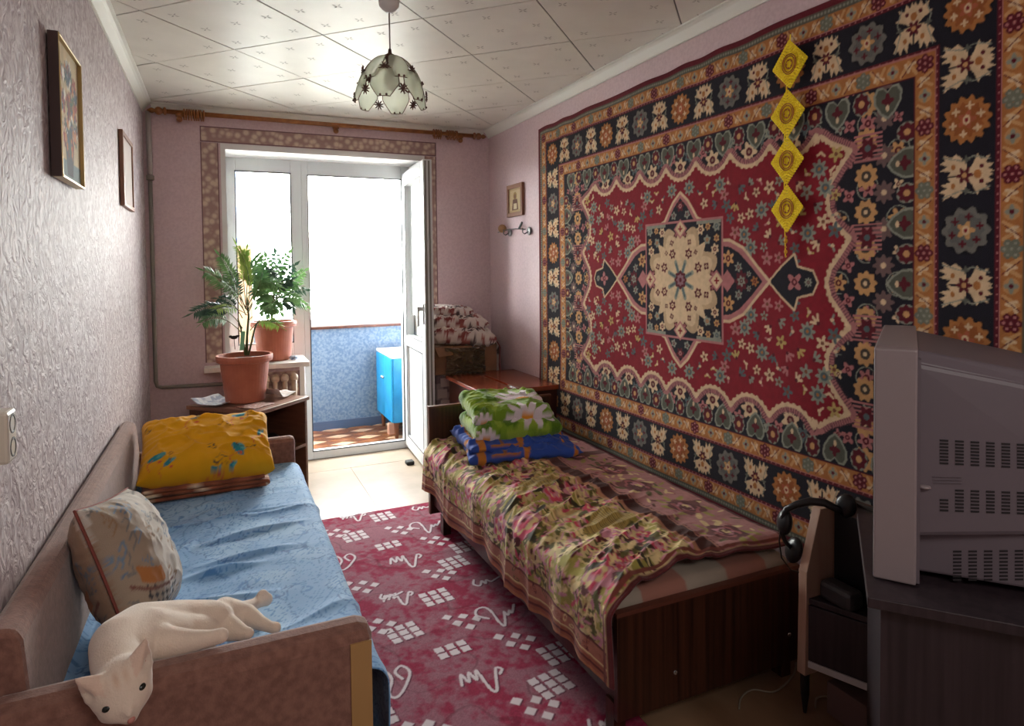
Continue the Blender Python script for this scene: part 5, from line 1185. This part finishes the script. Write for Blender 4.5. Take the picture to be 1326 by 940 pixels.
up_shape = lambda t: .35 + .65 * min(1, t / .35) if t < .75 else 1 - .45 * (t - .75) / .25
lo_shape = lambda t: .55 + .45 * min(1, t / .35) if t < .6 else 1 - .62 * ((t - .6) / .4)
def flower_(th, s, r0=.017):
    r0 = r0 * 1.25
    r_, z = dome(s); r_ *= 1.05; b = MB(); M_ = T(LX + r_ * math.cos(th), LY + r_ * math.sin(th), z, 0, 0, th)
    for q in range(9):
        a = q * 2 * PI / 9; b.tube([(0, 0, 0), (.001, r0 * .6 * math.cos(a), r0 * .6 * math.sin(a)), (0, r0 * math.cos(a), r0 * math.sin(a))], [.002, .0032, .001], 5, M_)
    b.ball((0, 0, 0), .0045, 8, 6, M_); b.obj('metal_flower', 'bronze', la)
for k in range(6):
    th = k * PI / 3 + .62
    petal(th, .03, .74, .43, up_shape, 'upper_petal'); P = petal(th + PI / 6, .60, 1.0, .44, lo_shape, 'lower_petal')
    flower_(th + PI / 6, .58, .016); flower_(th, .90, .017)
    for d in (-.08, .08):
        r_, z = dome(.72); MB().ball((LX + r_ * 1.06 * math.cos(th + d), LY + r_ * 1.06 * math.sin(th + d), z), .0045, 8, 6).obj('stud', 'bronze', la)
        r_, z = dome(.985); MB().ball((LX + r_ * 1.05 * math.cos(th + PI / 6 + d), LY + r_ * 1.05 * math.sin(th + PI / 6 + d), z), .0045, 8, 6).obj('stud', 'bronze', la)

# ================================================================ TELEVISION AND STAND
mat('stand_dark', srgb(36, 28, 33), srgb(50, 40, 45), 4, .4, stretch=(20, 20, .6)); mat('tv_bezel', srgb(136, 124, 126), rough=.42, bump=.0001, bscale=900); mat('tv_back', srgb(96, 87, 94), rough=.5, bump=.0001, bscale=900); mat('tv_slot', srgb(24, 20, 24), rough=.7)
mat('tv_screen', srgb(20, 22, 24), rough=.08)
c0 = Vector((1.212, .873, 0)); g1 = Vector((.64, -.77, 0)).normalized(); g2 = Vector((.77, .64, 0)).normalized(); MS = MF(c0, g1, g2)
ts = empty('tv_stand', (1.55, .85, 0), 'dark wood-grained stand set across the right corner under the television', 'stand')
MB().box(-.025, .64, -.03, .46, .678, .70, MS).obj('top_board', 'stand_dark', ts, bevel=.002)
MB().box(0, .62, 0, .44, .03, .678, MS).obj('cabinet_body', 'stand_dark', ts); MB().box(.02, .60, .02, .42, 0, .03, MS).obj('plinth', 'cab_dark', ts)
O_ = Vector((1.252, .92, 0)); wv = Vector((.83, .558, 0)).normalized(); bv = Vector((.558, -.83, 0)).normalized(); MT = MF(O_, wv, bv)   # x across, y back
tv = empty('television', (1.52, .95, .70), 'bulky old silver-grey tube television seen from its side and back', 'television')
WT, ZB, ZT = .58, .703, 1.192
b = MB(); bd = .078
pr = [(0, ZB), (WT, ZB), (WT, ZT), (WT - .02, ZT + .004), (.02, ZT + .004), (0, ZT)]
v0 = [(x, 0 + 0, z) for x, z in pr]; v1 = [(x, bd - 0, z) for x, z in pr]; n = len(pr)
b.add(v0 + v1, [tuple(range(n)), tuple(reversed(range(n, 2 * n)))] + [(i, i + n, (i + 1) % n + n, (i + 1) % n) for i in range(n)], MT); bz = b.obj('bezel', 'tv_bezel', tv, bevel=.004)
MB().box(.05, WT - .05, -.003, .002, ZB + .08, ZT - .03, MT).obj('screen', 'tv_screen', tv)
def loft(name, q0, q1, y0_, y1_, mt, bev=.01):
    b = MB(); b.add([(x, y0_, z) for x, z in q0] + [(x, y1_, z) for x, z in q1], [(0, 1, 2, 3), (7, 6, 5, 4), (0, 4, 5, 1), (1, 5, 6, 2), (2, 6, 7, 3), (3, 7, 4, 0)], MT); return b.obj(name, mt, tv, bevel=bev)
hq0 = [(.016, .80), (WT - .016, .80), (WT - .022, ZT - .028), (.022, ZT - .028)]; hq1 = [(.085, .86), (WT - .085, .86), (WT - .10, 1.09), (.10, 1.09)]
hs = loft('rear_housing', hq0, hq1, bd - .004, .46, 'tv_back')
loft('lower_housing', [(.05, ZB + .012), (WT - .05, ZB + .012), (WT - .05, .805), (.05, .805)], [(.085, ZB + .014), (WT - .085, ZB + .014), (WT - .085, .86), (.085, .86)], bd - .004, .43, 'tv_back', .006)
loft('top_housing', [(.026, ZT - .03), (WT - .026, ZT - .03), (WT - .06, ZT - .004), (.055, ZT - .004)], [(.104, 1.085), (WT - .104, 1.085), (WT - .13, 1.115), (.13, 1.115)], bd - .003, .45, 'tv_back', .006)
b = MB(); 0 and b.add([(.004, bd - .002, ZT + .028), (.03, bd - .002, ZT + .030), (.10, .35, 1.125), (.07, .35, 1.118), (.006, bd - .002, ZT - .035), (.03, bd - .002, ZT - .035), (.10, .35, 1.085), (.072, .35, 1.085)], [(0, 1, 2, 3), (4, 7, 6, 5), (0, 4, 5, 1), (1, 5, 6, 2), (2, 6, 7, 3), (3, 7, 4, 0)], MT)
MB().box(.006, .05, bd - .002, bd + .006, ZB + .004, ZT - .02, MT).obj('rear_lip', 'tv_back', tv)
# vent slots lie on the left face of the housings
def face_pt(px, py, q0, q1, y0_, y1_):
    A = MT @ Vector((q0[0][0], y0_, q0[0][1])); B1 = MT @ Vector((q0[3][0], y0_, q0[3][1])); C_ = MT @ Vector((q1[0][0], y1_, q1[0][1]))
    nn = (B1 - A).cross(C_ - A).normalized(); o = Vector(CAM); d = Vector(ray(px, py)); t = (A - o).dot(nn) / d.dot(nn)
    if nn.dot(o - A) < 0: nn = -nn
    return o + d * t, nn
def vents(cols, rows, x0, y0_, dx, dy, slope, q0, q1, ya, yb, skip=lambda i, j: False, parent=None):
    b = MB()
    for i in range(cols):
        for j in range(rows):
            if skip(i, j): continue
            w = 11; h = 2.3; px = x0 + dx * i; py = y0_ + dy * j + slope * dx * i; pts = []; nn = None
            for (a, c) in ((0, 0), (w, slope * w), (w, h + slope * w), (0, h)): p, nn = face_pt(px + a, py + c, q0, q1, ya, yb); pts.append(p)
            b.add([p + nn * .0008 for p in pts] + [p - nn * .004 for p in pts], [(0, 1, 2, 3), (7, 6, 5, 4), (0, 4, 5, 1), (1, 5, 6, 2), (2, 6, 7, 3), (3, 7, 4, 0)])
    o = b.obj('vent_slots', 'tv_slot', parent); o['kind'] = 'stuff'
lq0 = [(.05, ZB + .012), 0, 0, (.05, .805)]; lq1 = [(.085, ZB + .014), 0, 0, (.085, .86)]
vents(7, 8, 1217, 569, 20, 4.2, .055, hq0, hq1, bd, .46, parent=hs)
vents(7, 7, 1217, 633, 20, 4.4, .04, hq0, hq1, bd, .46, skip=lambda i, j: i == 0 and j < 3, parent=hs)
vents(6, 9, 1234, 713, 20, 4.6, -.01, lq0, lq1, bd, .43, parent=hs)
for py in (617, 621, 625): 
    b = MB(); a1_, nn = face_pt(1208, py, hq0, hq1, bd, .46); a2_, _ = face_pt(1245, py + 1, hq0, hq1, bd, .46); b.tube([a1_ + nn * .0006, a2_ + nn * .0006], .0012, 5); b.obj('rib', 'tv_back', hs)
a1_, nn = face_pt(1197, 630, hq0, hq1, bd, .46); MB().ball(tuple(a1_ + nn * .002), (.012, .012, .004), 10, 6).obj('latch', 'tv_bezel', hs, smooth=True)

# narrow computer cabinet between bed and television
mat('light_wood', srgb(186, 150, 130), srgb(198, 164, 144), 6, .5, stretch=(6, 6, .6))
mat('white_edge', srgb(196, 190, 190), rough=.5)
cc = empty('computer_cabinet', (1.7, 1.32, 0), 'narrow dark cabinet with slanted light wood side panel between bed and television', 'cabinet')
MB().prism([(1.585, .125), (1.592, .44), (1.650, .625), (1.80, .625), (1.80, .125)], .030, 1, 1.385).obj('side_panel', 'light_wood', cc, bevel=.002)
MB().prism([(1.66, .125), (1.668, .44), (1.72, .625), (1.80, .625), (1.80, .125)], .020, 1, 1.20).obj('side_panel', 'stand_dark', cc, bevel=.002)
MB().box(1.80, 1.815, 1.20, 1.415, .125, .625).obj('back_panel', 'cab_dark', cc)
def slab(name, z0, z1, mt, x_off=0, back=1.80, par=cc):
    b = MB(); p = [(1.60 + x_off, 1.385), (1.668 + x_off, 1.22), (back, 1.22), (back, 1.385)]; b.prism(p, z1 - z0, 2, z0); return b.obj(name, mt, par, bevel=.0015)
slab('shelf', .345, .362, 'stand_dark'); slab('bottom_board', .150, .170, 'white_edge', -.004); 
b = MB(); b.prism([(1.597, 1.384), (1.665, 1.221), (1.68, 1.221), (1.612, 1.384)], .17, 2, .172); b.obj('door', 'stand_dark', cc, bevel=.001)
for x, y in ((1.602, 1.40), (1.78, 1.40), (1.70, 1.215)): MB().lathe([(.005, 0), (.013, .06), (.014, .126)], (x, y, 0), 12).obj('leg', 'black_plastic', cc)
o = MB().box(1.70, 1.795, 1.225, 1.38, .363, .615).obj('computer_case', 'black_plastic', bevel=.004); tag(o, 'black computer case inside the narrow cabinet', 'computer')
mat('speaker_grey', srgb(58, 54, 56), rough=.5)
o = MB().box(1.628, 1.688, 1.265, 1.375, .363, .420).obj('black_charger_box', 'speaker_grey', bevel=.014); tag(o, 'small rounded dark grey box on the cabinet shelf in front of the computer', 'speaker')
mat('mauve_box', srgb(110, 84, 80), rough=.7); mat('box_edge', srgb(180, 172, 168), rough=.6)
o = MB().box(1.66, 1.79, 1.225, 1.37, 0, .10).obj('mauve_carton', 'mauve_box', bevel=.003); tag(o, 'mauve box on the floor beneath the narrow cabinet', 'box')
# headphones hanging on the slanted panel
hp = empty('headphones', (1.62, 1.42, .6), 'black headphones hooked over the light wood side panel', 'headphones')
def Hh(px, py, Y): return Vector(onY(px, py, Y))
pts = [Hh(1014, 672, 1.455), Hh(1018, 660, 1.45), Hh(1032, 653, 1.43), Hh(1050, 649, 1.40), Hh(1068, 651, 1.37), Hh(1084, 659, 1.34), Hh(1096, 668, 1.33)]
MB().tube(pts, [.009, .010, .011, .012, .012, .011, .009], 10).obj('headband', 'black_plastic', hp, smooth=True)
MB().ball((0, 0, 0), (.020, .034, .040), 18, 12, T(*Hh(1016, 676, 1.46), .2, .1, -.4)).obj('ear_hinge', 'black_plastic', hp, smooth=True)
MB().tube([Hh(1014, 676, 1.46), Hh(1012, 690, 1.46), Hh(1018, 703, 1.455), Hh(1027, 712, 1.45)], .007, 8).obj('yoke', 'black_plastic', hp, smooth=True)
MB().ball((0, 0, 0), (.018, .036, .044), 18, 12, T(*Hh(1028, 712, 1.45), .5, .2, -.3)).obj('ear_cup', 'black_plastic', hp, smooth=True)
MB().ball((0, 0, 0), (.018, .030, .036), 18, 12, T(1.69, 1.33, .648, .2, .1, .3)).obj('ear_cup', 'black_plastic', hp, smooth=True)
MB().tube([Hh(1012, 676, 1.47), Hh(1009, 700, 1.47), Hh(1012, 722, 1.47), Hh(1024, 738, 1.46), Hh(1038, 742, 1.44)], .0025, 6).obj('cable', 'black_plastic', hp, smooth=True)
mat('cable_white', srgb(150, 138, 120), rough=.5)
def floor_cable(name, px, label):
    P = [Vector(onZ(x, y, .0035)) for x, y in px]; out = []
    for i in range(len(P) - 1):
        a, b_, c_, d_ = P[max(i - 1, 0)], P[i], P[i + 1], P[min(i + 2, len(P) - 1)]
        for k in range(6): t = k / 6; out.append(.5 * ((2 * b_) + (c_ - a) * t + (2 * a - 5 * b_ + 4 * c_ - d_) * t * t + (3 * b_ - a - 3 * c_ + d_) * t ** 3))
    out.append(P[-1]); o = MB().tube(out, .003, 6).obj(name, 'cable_white', smooth=True); tag(o, label, 'cable')
floor_cable('floor_cable', [(957, 918), (960, 903), (975, 893), (1000, 896), (1017, 886), (1028, 872), (1031, 858)], 'thin pale cable curling on the dark floor in front of the footboard')
floor_cable('looped_cable', [(1056, 916), (1058, 904), (1072, 902), (1086, 912), (1096, 904), (1112, 914)], 'pale cable looped on the floor under the computer cabinet')
mat('rubber', srgb(24, 24, 26), rough=.7)
p = onZ(532, 601, .0); o = MB().box(p[0] - .035, p[0] + .02, p[1] - .03, p[1] + .035, 0, .027).obj('door_stop', 'rubber', bevel=.008); tag(o, 'small black wedge on the floor under the open balcony door', 'door stop')

# ================================================================ BALCONY THINGS
mat('blue_paint', srgb(28, 140, 196), srgb(44, 158, 212), 8, .35); mat('leg_wood', srgb(120, 74, 48), rough=.5); mat('white_top', srgb(232, 236, 238), rough=.35)
bc = empty('blue_balcony_cabinet', (1.42, 5.34, 0), 'bright blue cabinet with white top on tapered legs, on the balcony', 'cabinet')
MB().box(1.245, 1.62, 5.07, 5.62, .135, .655).obj('cabinet_body', 'blue_paint', bc, bevel=.004); MB().box(1.235, 1.63, 5.06, 5.63, .656, .68).obj('top_board', 'white_top', bc, bevel=.003)
for y0_, y1_ in ((5.075, 5.345), (5.35, 5.615)):
    d = MB().box(1.232, 1.244, y0_, y1_, .14, .65).obj('cabinet_door', 'blue_paint', bc, bevel=.002)
    MB().ball((1.222, 5.325 if y0_ < 5.2 else 5.37, .47), (.010, .014, .012), 12, 8).obj('knob', 'metal_light', d, smooth=True)
for x, y in ((1.28, 5.12), (1.28, 5.58), (1.58, 5.12), (1.58, 5.58)): MB().lathe([(.013, -.012), (.024, .136)], (x, y, 0), 12).obj('leg', 'leg_wood', bc)
mat('pink_block', srgb(222, 176, 150), rough=.6); p = onZ(507, 563, -.012); o = MB().box(p[0] - .03, p[0] + .03, p[1] - .03, p[1] + .03, -.012, .09).obj('pink_jar', 'pink_block', bevel=.01); tag(o, 'small pinkish jar by the near leg of the blue cabinet', 'jar')
mat('board_tan', srgb(206, 170, 132), rough=.6); a_ = onY(307, 317, 5.5); b_ = onY(322, 317, 5.5); o = MB().box(a_[0], b_[0] + .02, 5.5, 5.53, 0 - .012, a_[2]).obj('tan_board', 'board_tan', bevel=.003); tag(o, 'tan board standing on the balcony behind the potted plants', 'board')
u = np.linspace(0, 1, 60); v = np.linspace(0, 1, 4); U, V = np.meshgrid(u, v, indexing='ij'); x0_ = onY(304, 240, 5.62)[0]; 
glass('sheer_blue', (.8, .88, 1), 0, .5, srgb(190, 205, 235))
o = link_mesh('balcony_curtain', grid_mesh('balcony_curtain', np.stack([x0_ - .10 + .19 * U, 5.62 + .02 * np.sin(U * 34), 1.0 + 1.419 * V], -1)), 'sheer_blue', solid=.002); tag(o, 'narrow pale blue curtain gathered at the left of the balcony glazing', 'curtain')
